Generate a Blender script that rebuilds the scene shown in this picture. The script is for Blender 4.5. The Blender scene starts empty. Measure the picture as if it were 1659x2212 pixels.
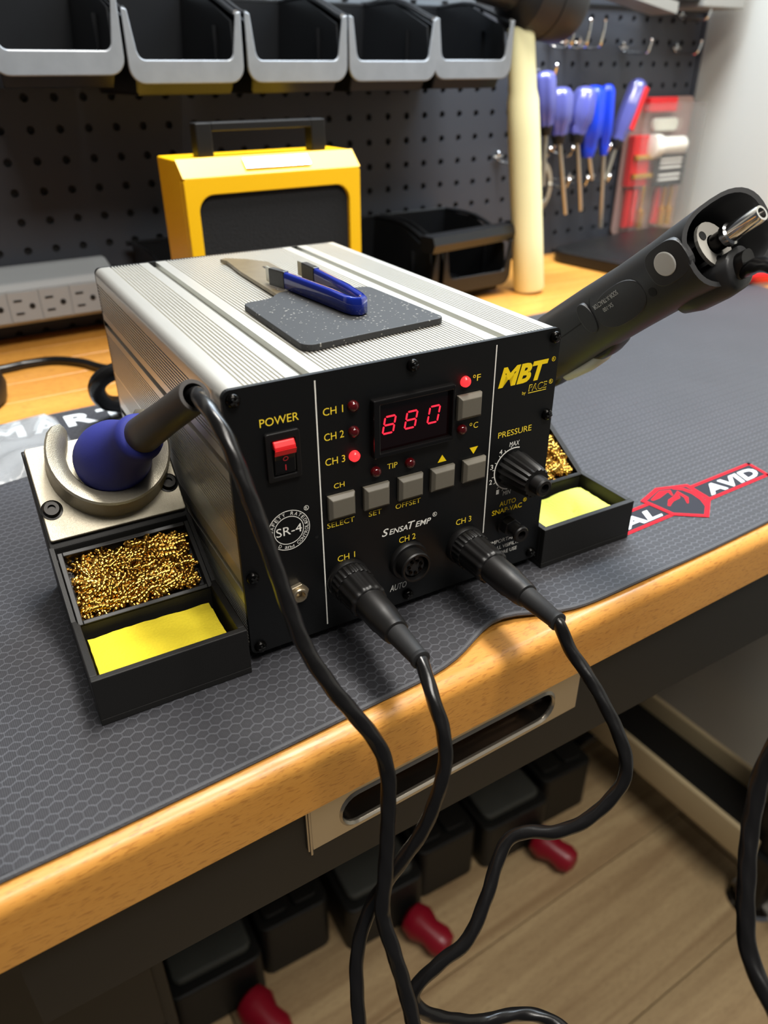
import bpy, math, random
import numpy as np
from mathutils import Vector, Matrix
random.seed(7)
sc = bpy.context.scene
C = sc.collection

# ------------------------------------------------------------------ camera
RX, RD, RF = ((0.841292, -0.540568, -0.003876), (-0.276477, -0.424101, -0.862380), (0.464531, 0.726584, -0.506247))
CAMP = Vector((-0.085296, -0.238960, 0.224201))
cd = bpy.data.cameras.new('camera'); cam = bpy.data.objects.new('camera', cd); C.objects.link(cam)
m = Matrix.Identity(4)
for i in range(3):
    m[i][0] = RX[i]; m[i][1] = -RD[i]; m[i][2] = -RF[i]; m[i][3] = CAMP[i]
cam.matrix_world = m
cd.sensor_fit = 'VERTICAL'; cd.sensor_height = 36.0; cd.sensor_width = 27.0
cd.lens = 36.0 * 1621.93 / 2212.0
cd.clip_start = 0.01
cd.dof.use_dof = True; cd.dof.focus_distance = 0.325; cd.dof.aperture_fstop = 9.5
sc.camera = cam

# ------------------------------------------------------------------ world, lights, exposure
w = bpy.data.worlds.new('room_light'); sc.world = w; w.use_nodes = True
w.node_tree.nodes['Background'].inputs[0].default_value = (0.92, 0.95, 1.0, 1)
w.node_tree.nodes['Background'].inputs[1].default_value = 0.07

def area(name, loc, target, sx, sy, power, col):
    l = bpy.data.lights.new(name, 'AREA'); l.shape = 'RECTANGLE'; l.size = sx; l.size_y = sy
    l.energy = power; l.color = col
    o = bpy.data.objects.new(name, l); C.objects.link(o); o.location = loc
    d = Vector(target) - Vector(loc)
    o.rotation_euler = d.to_track_quat('-Z', 'Y').to_euler()
    return o
# LED bar hung above the bench in front of the pegboard, and two ceiling panels of the room
area('bench_light', (0.62, 0.36, 0.80), (0.56, 0.24, 0.0), 0.90, 0.14, 17.0, (0.74, 0.87, 1.0))
area('ceiling_panel', (0.15, -0.85, 1.50), (0.2, 0.2, 0.0), 0.9, 0.4, 30.0, (1.0, 0.955, 0.88))
area('ceiling_panel', (0.36, 0.10, 1.60), (0.25, 0.1, 0.0), 0.6, 0.3, 40.0, (1.0, 0.965, 0.90))

vs = sc.view_settings
vs.view_transform = 'Standard'; vs.look = 'None'; vs.gamma = 1.0; vs.use_curve_mapping = False
vs.exposure = 0.0

# ------------------------------------------------------------------ materials
def lin(c):
    c = c / 255.0
    return c / 12.92 if c <= 0.04045 else ((c + 0.055) / 1.055) ** 2.4
def rgb(r, g, b): return (lin(r), lin(g), lin(b), 1.0)

def pm(name, col, rough=0.5, metal=0.0, var=None, bump=None, spec=0.5, coat=0.0, emit=None, trans=0.0, alpha=1.0, ior=1.45):
    """principled material; var=(scale,amount[,stretch]) mottles the colour, bump=(scale,strength,distance)"""
    mt = bpy.data.materials.new(name); mt.use_nodes = True
    nt = mt.node_tree; b = nt.nodes['Principled BSDF']
    b.inputs['Base Color'].default_value = col
    b.inputs['Roughness'].default_value = rough
    b.inputs['Metallic'].default_value = metal
    b.inputs['Specular IOR Level'].default_value = spec
    b.inputs['Coat Weight'].default_value = coat
    b.inputs['Transmission Weight'].default_value = trans
    b.inputs['Alpha'].default_value = alpha
    b.inputs['IOR'].default_value = ior
    tc = nt.nodes.new('ShaderNodeTexCoord')
    if var:
        n = nt.nodes.new('ShaderNodeTexNoise'); n.inputs['Scale'].default_value = var[0]; n.inputs['Detail'].default_value = 5
        nt.links.new(tc.outputs['Object'], n.inputs['Vector'])
        mx = nt.nodes.new('ShaderNodeMix'); mx.data_type = 'RGBA'
        a = var[1]
        mx.inputs[6].default_value = tuple(min(1, c * (1 - a)) for c in col[:3]) + (1,)
        mx.inputs[7].default_value = tuple(min(1, c * (1 + a)) for c in col[:3]) + (1,)
        nt.links.new(n.outputs['Fac'], mx.inputs[0]); nt.links.new(mx.outputs[2], b.inputs['Base Color'])
    if bump:
        n = nt.nodes.new('ShaderNodeTexNoise'); n.inputs['Scale'].default_value = bump[0]; n.inputs['Detail'].default_value = 3
        nt.links.new(tc.outputs['Object'], n.inputs['Vector'])
        bp = nt.nodes.new('ShaderNodeBump'); bp.inputs['Strength'].default_value = bump[1]; bp.inputs['Distance'].default_value = bump[2]
        nt.links.new(n.outputs['Fac'], bp.inputs['Height']); nt.links.new(bp.outputs['Normal'], b.inputs['Normal'])
    if emit:
        b.inputs['Emission Color'].default_value = emit[0]; b.inputs['Emission Strength'].default_value = emit[1]
    return mt

def wood_mat(name, dark, light, fleck, sx, sy, rough=0.42, coat=0.14, fleck_amt=0.5):
    mt = bpy.data.materials.new(name); mt.use_nodes = True
    nt = mt.node_tree; b = nt.nodes['Principled BSDF']; N = nt.nodes.new; L = nt.links.new
    tc = N('ShaderNodeTexCoord'); oi = N('ShaderNodeObjectInfo')
    off = N('ShaderNodeVectorMath'); off.operation = 'MULTIPLY_ADD'
    cmb = N('ShaderNodeCombineXYZ'); L(oi.outputs['Random'], cmb.inputs[0]); L(oi.outputs['Random'], cmb.inputs[1])
    off.inputs[1].default_value = (3.1, 1.7, 0); L(cmb.outputs[0], off.inputs[0]); L(tc.outputs['Object'], off.inputs[2])
    mp = N('ShaderNodeMapping'); mp.inputs['Scale'].default_value = (sx, sy, sy); L(off.outputs[0], mp.inputs['Vector'])
    n1 = N('ShaderNodeTexNoise'); n1.inputs['Scale'].default_value = 1.0; n1.inputs['Detail'].default_value = 6; n1.inputs['Distortion'].default_value = 0.7
    L(mp.outputs[0], n1.inputs['Vector'])
    r1 = N('ShaderNodeValToRGB'); r1.color_ramp.elements[0].color = dark; r1.color_ramp.elements[1].color = light
    r1.color_ramp.elements[0].position = 0.30; r1.color_ramp.elements[1].position = 0.70
    L(n1.outputs['Fac'], r1.inputs[0])
    mp2 = N('ShaderNodeMapping'); mp2.inputs['Scale'].default_value = (sx * 44, sy * 24, sy * 24); L(off.outputs[0], mp2.inputs['Vector'])
    n2 = N('ShaderNodeTexNoise'); n2.inputs['Scale'].default_value = 1.0; n2.inputs['Detail'].default_value = 2; L(mp2.outputs[0], n2.inputs['Vector'])
    r2 = N('ShaderNodeValToRGB'); r2.color_ramp.elements[0].position = 0.54; r2.color_ramp.elements[1].position = 0.66
    L(n2.outputs['Fac'], r2.inputs[0])
    mf = N('ShaderNodeMath'); mf.operation = 'MULTIPLY'; mf.inputs[1].default_value = fleck_amt; L(r2.outputs[0], mf.inputs[0])
    mx = N('ShaderNodeMix'); mx.data_type = 'RGBA'; mx.inputs[7].default_value = fleck
    L(mf.outputs[0], mx.inputs[0]); L(r1.outputs[0], mx.inputs[6])
    hs = N('ShaderNodeHueSaturation'); vv = N('ShaderNodeMapRange'); vv.inputs[3].default_value = 0.86; vv.inputs[4].default_value = 1.12
    L(oi.outputs['Random'], vv.inputs[0]); L(vv.outputs[0], hs.inputs['Value']); L(mx.outputs[2], hs.inputs['Color'])
    L(hs.outputs[0], b.inputs['Base Color'])
    b.inputs['Roughness'].default_value = rough; b.inputs['Coat Weight'].default_value = coat; b.inputs['Coat Roughness'].default_value = 0.2
    bp = N('ShaderNodeBump'); bp.inputs['Strength'].default_value = 0.15; bp.inputs['Distance'].default_value = 0.0004
    L(n2.outputs['Fac'], bp.inputs['Height']); L(bp.outputs[0], b.inputs['Normal'])
    return mt

def hex_mat():
    mt = bpy.data.materials.new('printed_mat_cloth'); mt.use_nodes = True
    nt = mt.node_tree; b = nt.nodes['Principled BSDF']; N = nt.nodes.new; L = nt.links.new
    tc = N('ShaderNodeTexCoord')
    mp = N('ShaderNodeMapping'); k = 1 / 0.0048; mp.inputs['Scale'].default_value = (k, k, 0); mp.inputs['Rotation'].default_value = (0, 0, 0.0)
    L(tc.outputs['Object'], mp.inputs['Vector'])
    nz = N('ShaderNodeTexNoise'); nz.inputs['Scale'].default_value = 700; L(tc.outputs['Object'], nz.inputs['Vector'])
    wob = N('ShaderNodeVectorMath'); wob.operation = 'MULTIPLY_ADD'; wob.inputs[1].default_value = (0.10, 0.10, 0); L(nz.outputs['Color'], wob.inputs[0]); L(mp.outputs[0], wob.inputs[2])
    s = (1.0, 1.7320508, 1.0); h = (0.5, 0.8660254, 0.5); nh = (-0.5, -0.8660254, -0.5)
    def wrap(src):
        v = N('ShaderNodeVectorMath'); v.operation = 'WRAP'; v.inputs[1].default_value = h; v.inputs[2].default_value = nh
        L(src, v.inputs[0]); return v.outputs[0]
    a = wrap(wob.outputs[0])
    sh = N('ShaderNodeVectorMath'); sh.operation = 'ADD'; sh.inputs[1].default_value = h; L(wob.outputs[0], sh.inputs[0])
    c = wrap(sh.outputs[0])
    def ln(src):
        v = N('ShaderNodeVectorMath'); v.operation = 'LENGTH'; L(src, v.inputs[0]); return v.outputs['Value']
    lt = N('ShaderNodeMath'); lt.operation = 'LESS_THAN'; L(ln(c), lt.inputs[0]); L(ln(a), lt.inputs[1])
    mx = N('ShaderNodeMix'); mx.data_type = 'VECTOR'; L(lt.outputs[0], mx.inputs[0]); L(a, mx.inputs[4]); L(c, mx.inputs[5])
    ab = N('ShaderNodeVectorMath'); ab.operation = 'ABSOLUTE'; L(mx.outputs[1], ab.inputs[0])
    dt = N('ShaderNodeVectorMath'); dt.operation = 'DOT_PRODUCT'; dt.inputs[1].default_value = (0.5, 0.8660254, 0); L(ab.outputs[0], dt.inputs[0])
    sp = N('ShaderNodeSeparateXYZ'); L(ab.outputs[0], sp.inputs[0])
    mxx = N('ShaderNodeMath'); mxx.operation = 'MAXIMUM'; L(dt.outputs['Value'], mxx.inputs[0]); L(sp.outputs[0], mxx.inputs[1])
    rp = N('ShaderNodeValToRGB'); e = rp.color_ramp.elements
    e[0].position = 0.0; e[0].color = rgb(49, 49, 53); e[1].position = 1.0; e[1].color = rgb(80, 81, 86)
    for p_, c_ in ((0.40, rgb(45, 45, 49)), (0.458, rgb(47, 47, 51)), (0.480, rgb(68, 69, 74))):
        q = e.new(p_); q.color = c_
    L(mxx.outputs[0], rp.inputs[0])
    # worn, uneven print
    n2 = N('ShaderNodeTexNoise'); n2.inputs['Scale'].default_value = 18; n2.inputs['Detail'].default_value = 4; L(tc.outputs['Object'], n2.inputs['Vector'])
    hs = N('ShaderNodeHueSaturation'); vv = N('ShaderNodeMapRange'); vv.inputs[3].default_value = 0.85; vv.inputs[4].default_value = 1.15
    L(n2.outputs['Fac'], vv.inputs[0]); L(vv.outputs[0], hs.inputs['Value']); L(rp.outputs[0], hs.inputs['Color'])
    L(hs.outputs[0], b.inputs['Base Color'])
    b.inputs['Roughness'].default_value = 0.56; b.inputs['Specular IOR Level'].default_value = 0.3; b.inputs['Sheen Weight'].default_value = 0.05
    wv = N('ShaderNodeTexWave'); wv.inputs['Scale'].default_value = 420; L(tc.outputs['Object'], wv.inputs['Vector'])
    wv2 = N('ShaderNodeTexWave'); wv2.inputs['Scale'].default_value = 420; wv2.bands_direction = 'Y'; L(tc.outputs['Object'], wv2.inputs['Vector'])
    ad = N('ShaderNodeMath'); L(wv.outputs['Fac'], ad.inputs[0]); L(wv2.outputs['Fac'], ad.inputs[1])
    bp = N('ShaderNodeBump'); bp.inputs['Strength'].default_value = 0.25; bp.inputs['Distance'].default_value = 0.0002
    L(ad.outputs[0], bp.inputs['Height']); L(bp.outputs[0], b.inputs['Normal'])
    return mt

M = dict(
    alum=pm('brushed_aluminium', rgb(214, 211, 203), 0.34, 0.75, var=(30, 0.05)),
    channel=pm('anodised_channel', rgb(150, 152, 146), 0.4, 0.6),
    panel=pm('black_anodised_panel', rgb(9, 10, 11), 0.42, 0.0, var=(60, 0.1), bump=(3000, 0.05, 0.0001)),
    screw=pm('black_oxide_steel', rgb(20, 19, 18), 0.22, 0.85),
    plast=pm('black_plastic', rgb(15, 14, 14), 0.42, bump=(2500, 0.1, 0.0001)),
    plastic_gloss=pm('glossy_black_plastic', rgb(15, 14, 14), 0.22),
    cable=pm('black_cable_jacket', rgb(15, 14, 14), 0.26, bump=(300, 0.15, 0.0004)),
    rubber=pm('black_rubber', rgb(26, 26, 27), 0.6, var=(400, 0.3), bump=(1500, 0.2, 0.0001)),
    cast=pm('textured_black_casting', rgb(19, 18, 17), 0.6, bump=(1800, 0.35, 0.0002)),
    silver=pm('sandcast_silver', rgb(164, 157, 140), 0.42, 0.75, bump=(2600, 0.5, 0.0002), var=(900, 0.12)),
    brass=pm('brass_wool_wire', rgb(196, 148, 66), 0.24, 1.0, var=(500, 0.25)),
    brass_dark=pm('dark_brass', rgb(84, 58, 18), 0.4, 0.9, var=(700, 0.6)),
    sponge=pm('yellow_cellulose_sponge', rgb(226, 204, 44), 0.85, var=(900, 0.10), bump=(900, 0.6, 0.0006)),
    sponge2=pm('lit_tint_yellow_sponge', rgb(214, 216, 96), 0.85, var=(600, 0.08), bump=(500, 0.6, 0.0008)),  # same yellow sponge, brighter light painted in as a paler tint
    grip=pm('blue_foam_grip', rgb(28, 34, 112), 0.75, var=(1800, 0.12), bump=(3000, 0.3, 0.0002)),
    sleeve=pm('dark_grey_handle', rgb(50, 46, 43), 0.5, var=(300, 0.2), bump=(900, 0.1, 0.0001)),
    yellow=pm('yellow_print', rgb(255, 222, 60), 0.5),
    yellow_bold=pm('yellow_logo_print', rgb(250, 214, 20), 0.5),
    white=pm('white_print', rgb(240, 238, 230), 0.5),
    button=pm('taupe_button_plastic', rgb(104, 99, 88), 0.42, var=(900, 0.06)),
    led_off=pm('dark_red_lens', rgb(70, 6, 10), 0.1, coat=0.6),
    led_on=pm('lit_red_lens', rgb(255, 30, 30), 0.2, emit=((1.0, 0.03, 0.035, 1), 1.5)),
    segment=pm('lit_red_segment', rgb(255, 30, 50), 0.4, emit=((1.0, 0.02, 0.045, 1), 1.5)),
    window=pm('dark_display_window', rgb(16, 3, 4), 0.12, coat=0.3),
    red=pm('red_rocker_plastic', rgb(214, 34, 38), 0.35),
    redprint=pm('red_print', rgb(200, 44, 54), 0.5),
    nickel=pm('nickel_plate', rgb(190, 176, 150), 0.3, 0.9),
    chrome=pm('chromed_steel', rgb(225, 224, 222), 0.13, 1.0),
    dark=pm('dark_cavity', rgb(6, 6, 6), 0.7),
    tweezer_blue=pm('glossy_blue_vinyl', rgb(14, 34, 124), 0.12, coat=0.6),
    shrink=pm('black_heat_shrink', rgb(34, 32, 30), 0.3, bump=(700, 0.2, 0.0002)),
    steel=pm('steel_tip', rgb(190, 186, 172), 0.28, 0.9),
    blade=pm('worn_blade_steel', rgb(132, 120, 98), 0.35, 0.7, var=(120, 0.3)),
    gun=pm('gun_black_plastic', rgb(38, 38, 39), 0.46, bump=(1800, 0.15, 0.0001), var=(60, 0.1)),
    gun_print=pm('grey_print', rgb(205, 205, 200), 0.5),
    disc=pm('grey_button_disc', rgb(214, 212, 206), 0.45, bump=(1500, 0.2, 0.0001)),
    ceramic=pm('grey_ceramic_plate', rgb(150, 147, 140), 0.6),
    cream=pm('cream_plastic', rgb(206, 204, 188), 0.5),
    peg=pm('charcoal_powder_coat', rgb(54, 57, 64), 0.5, bump=(1500, 0.15, 0.0001), var=(8, 0.08)),
    bin=pm('black_polypropylene', rgb(20, 21, 23), 0.30, var=(40, 0.15), bump=(200, 0.08, 0.0004)),
    binlip=pm('sheen_grey_polypropylene', rgb(132, 137, 143), 0.24, var=(60, 0.18), bump=(250, 0.1, 0.0004)),  # light grey paints a glossy reflection onto the black plastic lips
    rail=pm('grey_steel_rail', rgb(120, 128, 136), 0.4, 0.3),
    yspk=pm('yellow_powder_coat', rgb(240, 184, 14), 0.38, bump=(900, 0.08, 0.0002)),
    grille=pm('black_foam_grille', rgb(17, 18, 20), 0.85, bump=(700, 0.8, 0.001)),
    strip=pm('grey_power_strip_plastic', rgb(150, 154, 157), 0.5, var=(10, 0.05)),
    handle=pm('ivory_fibreglass', rgb(232, 226, 178), 0.45, var=(40, 0.05)),
    blackrub=pm('mallet_black_rubber', rgb(30, 30, 32), 0.45, var=(30, 0.2)),
    wall=pm('grey_white_wall_paint', rgb(172, 172, 166), 0.7, bump=(200, 0.1, 0.0004)),
    wood=wood_mat('beech_worktop', rgb(192, 130, 52), rgb(208, 148, 68), rgb(146, 88, 34), 5, 45),
    floor=wood_mat('oak_floor_plank', rgb(156, 128, 92), rgb(196, 170, 128), rgb(128, 100, 70), 2.2, 34, rough=0.5, coat=0.1, fleck_amt=0.35),
    mat=hex_mat(),
    matedge=pm('mat_stitched_edge', rgb(70, 71, 75), 0.7, bump=(1500, 0.6, 0.0005)),
    mat_red=pm('mat_red_print', rgb(176, 20, 34), 0.8, spec=0.2, var=(300, 0.1)),
    mat_white=pm('mat_white_print', rgb(216, 220, 222), 0.6, var=(300, 0.05)),
    mat_dark=pm('mat_dark_print', rgb(40, 41, 48), 0.8, spec=0.2),
    drawer=pm('charcoal_drawer_paint', rgb(20, 19, 18), 0.5, spec=0.35, var=(5, 0.1), bump=(1500, 0.1, 0.0001)),
    pull=pm('satin_steel_pull', rgb(168, 160, 146), 0.28, 0.9),
    recess=pm('dark_polished_steel', rgb(86, 78, 70), 0.16, 0.95),
    legblk=pm('black_powder_coat', rgb(12, 12, 11), 0.5),
    legrim=pm('lit_rim_beige', rgb(190, 172, 136), 0.5),  # beige paints lit edge highlights onto the black frame's flanges
    case=pm('grey_black_case_plastic', rgb(20, 21, 20), 0.5, var=(20, 0.2)),
    case_lid=pm('grey_case_lid', rgb(74, 76, 72), 0.5, var=(20, 0.2)),
    redknob=pm('dark_red_plastic', rgb(140, 16, 36), 0.35),
    bag=pm('clear_plastic_bag', rgb(225, 228, 230), 0.18, trans=0.5, alpha=0.55, bump=(60, 0.5, 0.003)),
    acetate=pm('violet_clear_acetate', rgb(112, 116, 196), 0.12, trans=0.45, coat=0.5),
    blue=pm('blue_plastic', rgb(24, 60, 206), 0.3),
    clearbox=pm('clear_blister_plastic', rgb(235, 236, 232), 0.08, trans=0.9, alpha=0.18),
    card=pm('grey_red_backing_card', rgb(150, 124, 116), 0.7, var=(12, 0.2)),
    brassrod=pm('brass_rod', rgb(222, 176, 74), 0.25, 0.9),
    whitejar=pm('white_jar_plastic', rgb(236, 232, 220), 0.4),
    lamp=pm('grey_metal_housing', rgb(150, 148, 142), 0.4, 0.4),
)

def speckled(name, col, fleck):
    mt = pm(name, col, 0.62, bump=(1500, 0.2, 0.0001)); nt = mt.node_tree; b = nt.nodes['Principled BSDF']
    tc = nt.nodes.new('ShaderNodeTexCoord'); v = nt.nodes.new('ShaderNodeTexVoronoi'); v.inputs['Scale'].default_value = 420
    n = nt.nodes.new('ShaderNodeTexNoise'); n.inputs['Scale'].default_value = 45; n.inputs['Detail'].default_value = 4
    nt.links.new(tc.outputs['Object'], v.inputs['Vector']); nt.links.new(tc.outputs['Object'], n.inputs['Vector'])
    q = nt.nodes.new('ShaderNodeMath'); q.operation = 'MULTIPLY_ADD'; q.inputs[1].default_value = 0.44; q.inputs[2].default_value = -0.05
    nt.links.new(n.outputs['Fac'], q.inputs[0])
    lt = nt.nodes.new('ShaderNodeMath'); lt.operation = 'LESS_THAN'; nt.links.new(v.outputs['Distance'], lt.inputs[0]); nt.links.new(q.outputs[0], lt.inputs[1])
    mx = nt.nodes.new('ShaderNodeMix'); mx.data_type = 'RGBA'; mx.inputs[6].default_value = col; mx.inputs[7].default_value = fleck
    nt.links.new(lt.outputs[0], mx.inputs[0]); nt.links.new(mx.outputs[2], b.inputs['Base Color'])
    return mt
M['dusty_rubber'] = speckled('dusty_black_rubber', rgb(29, 29, 30), rgb(110, 108, 102))

# ------------------------------------------------------------------ mesh helpers (all lengths in millimetres)
S = 0.001
class MB:
    def __init__(self): self.v = []; self.f = []
    def add(self, vs, fs):
        o = len(self.v); self.v += [tuple(p) for p in vs]; self.f += [tuple(i + o for i in f) for f in fs]; return self
    def box(self, x0, x1, y0, y1, z0, z1):
        return self.add([(x0,y0,z0),(x1,y0,z0),(x1,y1,z0),(x0,y1,z0),(x0,y0,z1),(x1,y0,z1),(x1,y1,z1),(x0,y1,z1)],
                        [(0,3,2,1),(4,5,6,7),(0,1,5,4),(1,2,6,5),(2,3,7,6),(3,0,4,7)])
    def hexa(self, P): return self.add(P, [(0,3,2,1),(4,5,6,7),(0,1,5,4),(1,2,6,5),(2,3,7,6),(3,0,4,7)])
    def loft(self, loops, cap0=True, cap1=True, closed=True):
        n = len(loops[0]); o = len(self.v)
        for l in loops: self.v += [tuple(p) for p in l]
        for k in range(len(loops) - 1):
            a = o + k * n; b = a + n
            for i in range(n if closed else n - 1):
                j = (i + 1) % n
                self.f.append((a + i, a + j, b + j, b + i))
        if cap0: self.f.append(tuple(o + i for i in reversed(range(n))))
        if cap1: self.f.append(tuple(o + (len(loops) - 1) * n + i for i in range(n)))
        return self
    def prism(self, poly, fr, h0, h1):
        """poly of (a,b) mapped by fr(a,b,h) and extruded from h0 to h1"""
        return self.loft([[fr(a, b, h0) for a, b in poly], [fr(a, b, h1) for a, b in poly]])
    def ring(self, outer, inner, fr, h0, h1):
        n = len(outer)
        L = [[fr(a, b, h0) for a, b in outer], [fr(a, b, h1) for a, b in outer], [fr(a, b, h1) for a, b in inner], [fr(a, b, h0) for a, b in inner]]
        o = len(self.v)
        for l in L: self.v += [tuple(p) for p in l]
        for k in range(4):
            a = o + k * n; b = o + ((k + 1) % 4) * n
            for i in range(n):
                j = (i + 1) % n; self.f.append((a + i, a + j, b + j, b + i))
        return self
    def lathe(self, prof, O, ax, n=24, lobes=0, depth=0.0):
        O = Vector(O); ax = Vector(ax).normalized()
        u = ax.orthogonal().normalized(); v = ax.cross(u)
        loops = []
        for s, r in prof:
            l = []
            for i in range(n):
                t = 2 * math.pi * i / n
                rr = r * (1 - depth * (0.5 + 0.5 * math.cos(lobes * t))) if lobes else r
                l.append(O + ax * s + (u * math.cos(t) + v * math.sin(t)) * max(rr, 1e-3))
            loops.append(l)
        return self.loft(loops)
    def tube(self, pts, r, n=10, sub=6, lobes=0, twist=0.0, lobe=0.0, smooth=True):
        P = [Vector(p) for p in pts]
        if smooth and len(P) > 2:
            Q = []
            for i in range(len(P) - 1):
                p0 = P[max(i - 1, 0)]; p1 = P[i]; p2 = P[i + 1]; p3 = P[min(i + 2, len(P) - 1)]
                for k in range(sub):
                    t = k / sub
                    Q.append(0.5 * ((2 * p1) + (p2 - p0) * t + (2 * p0 - 5 * p1 + 4 * p2 - p3) * t * t + (3 * p1 - p0 - 3 * p2 + p3) * t ** 3))
            Q.append(P[-1]); P = Q
        T = [(P[min(i + 1, len(P) - 1)] - P[max(i - 1, 0)]).normalized() for i in range(len(P))]
        u = T[0].orthogonal().normalized(); loops = []; L = 0
        for i, p in enumerate(P):
            u = (u - T[i] * u.dot(T[i])).normalized(); v = T[i].cross(u)
            if i: L += (P[i] - P[i - 1]).length
            rr = r[min(int(i / max(1, len(P) - 1) * len(r)), len(r) - 1)] if isinstance(r, (list, tuple)) else r
            loops.append([p + (u * math.cos(t) + v * math.sin(t)) * rr * (1 + lobe * math.cos(lobes * t + twist * L)) for t in (2 * math.pi * k / n for k in range(n))])
        return self.loft(loops)
    def build(self, name, mat, parent=None, smooth=False, bevel=0.0, seg=2, loc=None, rotz=0.0, angle=38):
        me = bpy.data.meshes.new(name)
        me.from_pydata([(x * S, y * S, z * S) for x, y, z in self.v], [], self.f)
        me.validate(); me.update()
        import bmesh
        bm = bmesh.new(); bm.from_mesh(me); bmesh.ops.recalc_face_normals(bm, faces=bm.faces); bm.to_mesh(me); bm.free()
        if smooth:
            for p in me.polygons: p.use_smooth = True
            me.set_sharp_from_angle(angle=math.radians(angle))
        me.materials.append(M[mat] if isinstance(mat, str) else mat)
        o = bpy.data.objects.new(name, me); C.objects.link(o)
        if parent: o.parent = parent
        if loc: o.location = tuple(c * S for c in loc)
        o.rotation_euler = (0, 0, rotz)
        if bevel:
            md = o.modifiers.new('bevel', 'BEVEL'); md.width = bevel * S; md.segments = seg; md.limit_method = 'ANGLE'; md.angle_limit = math.radians(35)
        return o

def tag(o, label, cat, group=None, kind=None):
    if label: o['label'] = label
    if cat: o['category'] = cat
    if group: o['group'] = group
    if kind: o['kind'] = kind
    return o
def thing(name, label, cat, loc=(0, 0, 0), rotz=0.0, group=None):
    o = bpy.data.objects.new(name, None); C.objects.link(o)
    o.location = tuple(c * S for c in loc); o.rotation_euler = (0, 0, rotz); o.empty_display_size = 0.02
    return tag(o, label, cat, group)
def struct(o): o['kind'] = 'structure'; return o
def copy_tree(o, parent=None):
    c = o.copy(); C.objects.link(c); c.parent = parent
    for ch in list(o.children): copy_tree(ch, c)
    return c
def XZ(a, b, h): return (a, h, b)          # facing -y, h is y
def XY(a, b, h): return (a, b, h)
def YZ(a, b, h): return (h, a, b)
def rrect(x0, x1, y0, y1, r, n=5):
    P = []
    for cx, cy, a0 in ((x1 - r, y0 + r, -90), (x1 - r, y1 - r, 0), (x0 + r, y1 - r, 90), (x0 + r, y0 + r, 180)):
        for k in range(n + 1):
            t = math.radians(a0 + 90 * k / n); P.append((cx + r * math.cos(t), cy + r * math.sin(t)))
    return P
def ngon(cx, cy, r, n, ph=0.0): return [(cx + r * math.cos(ph + 2 * math.pi * i / n), cy + r * math.sin(ph + 2 * math.pi * i / n)) for i in range(n)]
def arc(cx, cy, r, a0, a1, n):
    return [(cx + r * math.cos(math.radians(a0 + (a1 - a0) * i / n)), cy + r * math.sin(math.radians(a0 + (a1 - a0) * i / n))) for i in range(n + 1)]

def glyphs(s, shear=0.0, bold=0.0):
    cu = bpy.data.curves.new('t', 'FONT'); cu.body = s; cu.shear = shear; cu.offset = bold; cu.resolution_u = 3
    o = bpy.data.objects.new('t', cu); me = bpy.data.meshes.new_from_object(o)
    v = np.array([p.co[:2] for p in me.vertices]); f = [tuple(p.vertices) for p in me.polygons]
    bpy.data.objects.remove(o); bpy.data.curves.remove(cu); bpy.data.meshes.remove(me)
    v = v - v.min(0); mx = v.max(0); v = v / np.where(mx > 0, mx, 1)
    return v, f
def text(s, O, ex, ey, mat, parent, shear=0.0, bold=0.0, name='lettering'):
    """flat print: O lower-left corner, ex full-width vector, ey full-height vector (mm)"""
    v, f = glyphs(s, shear, bold); O, ex, ey = Vector(O), Vector(ex), Vector(ey)
    mb = MB(); mb.add([O + ex * float(a) + ey * float(b) for a, b in v], f)
    return mb.build(name, mat, parent)

# ------------------------------------------------------------------ setting
FZ = -862.0
fl = struct(MB().box(-900, 965, -900, 640, FZ - 20, FZ - 6).build('floor', 'dark'))
pmesh = None
for r_ in range(9):
    for k in range(3):
        if pmesh is None:
            o = MB().box(0, 1216, 0, 178.6, FZ - 6, FZ).build('plank', 'floor', fl, bevel=0.8, seg=1); pmesh = o
        else:
            o = pmesh.copy(); C.objects.link(o); o.parent = fl
        o.location = ((-1500 + k * 1218 + (r_ * 457) % 1218) * S, (-880 + r_ * 180) * S, 0)
struct(MB().box(-1100, 990, 585, 640, FZ, 900).build('wall_back', 'wall'))
struct(MB().box(964, 1000, -900, 585, FZ, 900).build('wall_right', 'wall'))

# pegboard with real punched holes
PX0, PZ0, PP, PY = 29.93, 154.55, 25.4, 564.9
pegt = thing('pegboard', 'charcoal steel pegboard with punched round holes covering the wall behind the bench', 'pegboard', (270, PY, 2))
def peg_panel(i0, i1, j0, j1, zlo, zhi, name):
    mb = MB(); n = 12; hr = 3.7
    seen = {}
    def vid(p):
        key = (round(p[0], 2), round(p[1], 2), round(p[2], 2))
        if key not in seen: seen[key] = len(mb.v); mb.v.append(p)
        return seen[key]
    for i in range(i0, i1):
        for j in range(j0, j1):
            cx = PX0 + PP * i - 270; cz = PZ0 - PP * j - 2
            hx = PP / 2; a = []; b = []; c = []
            for k in range(n):
                t = 2 * math.pi * (k + 0.5) / n; ct, st = math.cos(t), math.sin(t); q = hx / max(abs(ct), abs(st))
                ox, oz = cx + q * ct, cz + q * st
                a.append(vid((ox, 0, oz))); b.append(vid((cx + hr * ct, 0, cz + hr * st))); c.append(vid((cx + (hr - .2) * ct, 2.2, cz + (hr - .2) * st)))
            for k in range(n):
                l = (k + 1) % n
                mb.f.append((a[k], a[l], b[l], b[k])); mb.f.append((b[k], b[l], c[l], c[k]))
    return mb.build(name, 'peg', pegt, smooth=False)
peg_panel(-20, 37, -5, 7, 0, 0, 'panel')
peg_panel(-20, 37, -14, -5, 0, 0, 'panel')
zt = PZ0 + PP * 4.5 + 13 - 2
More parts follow.
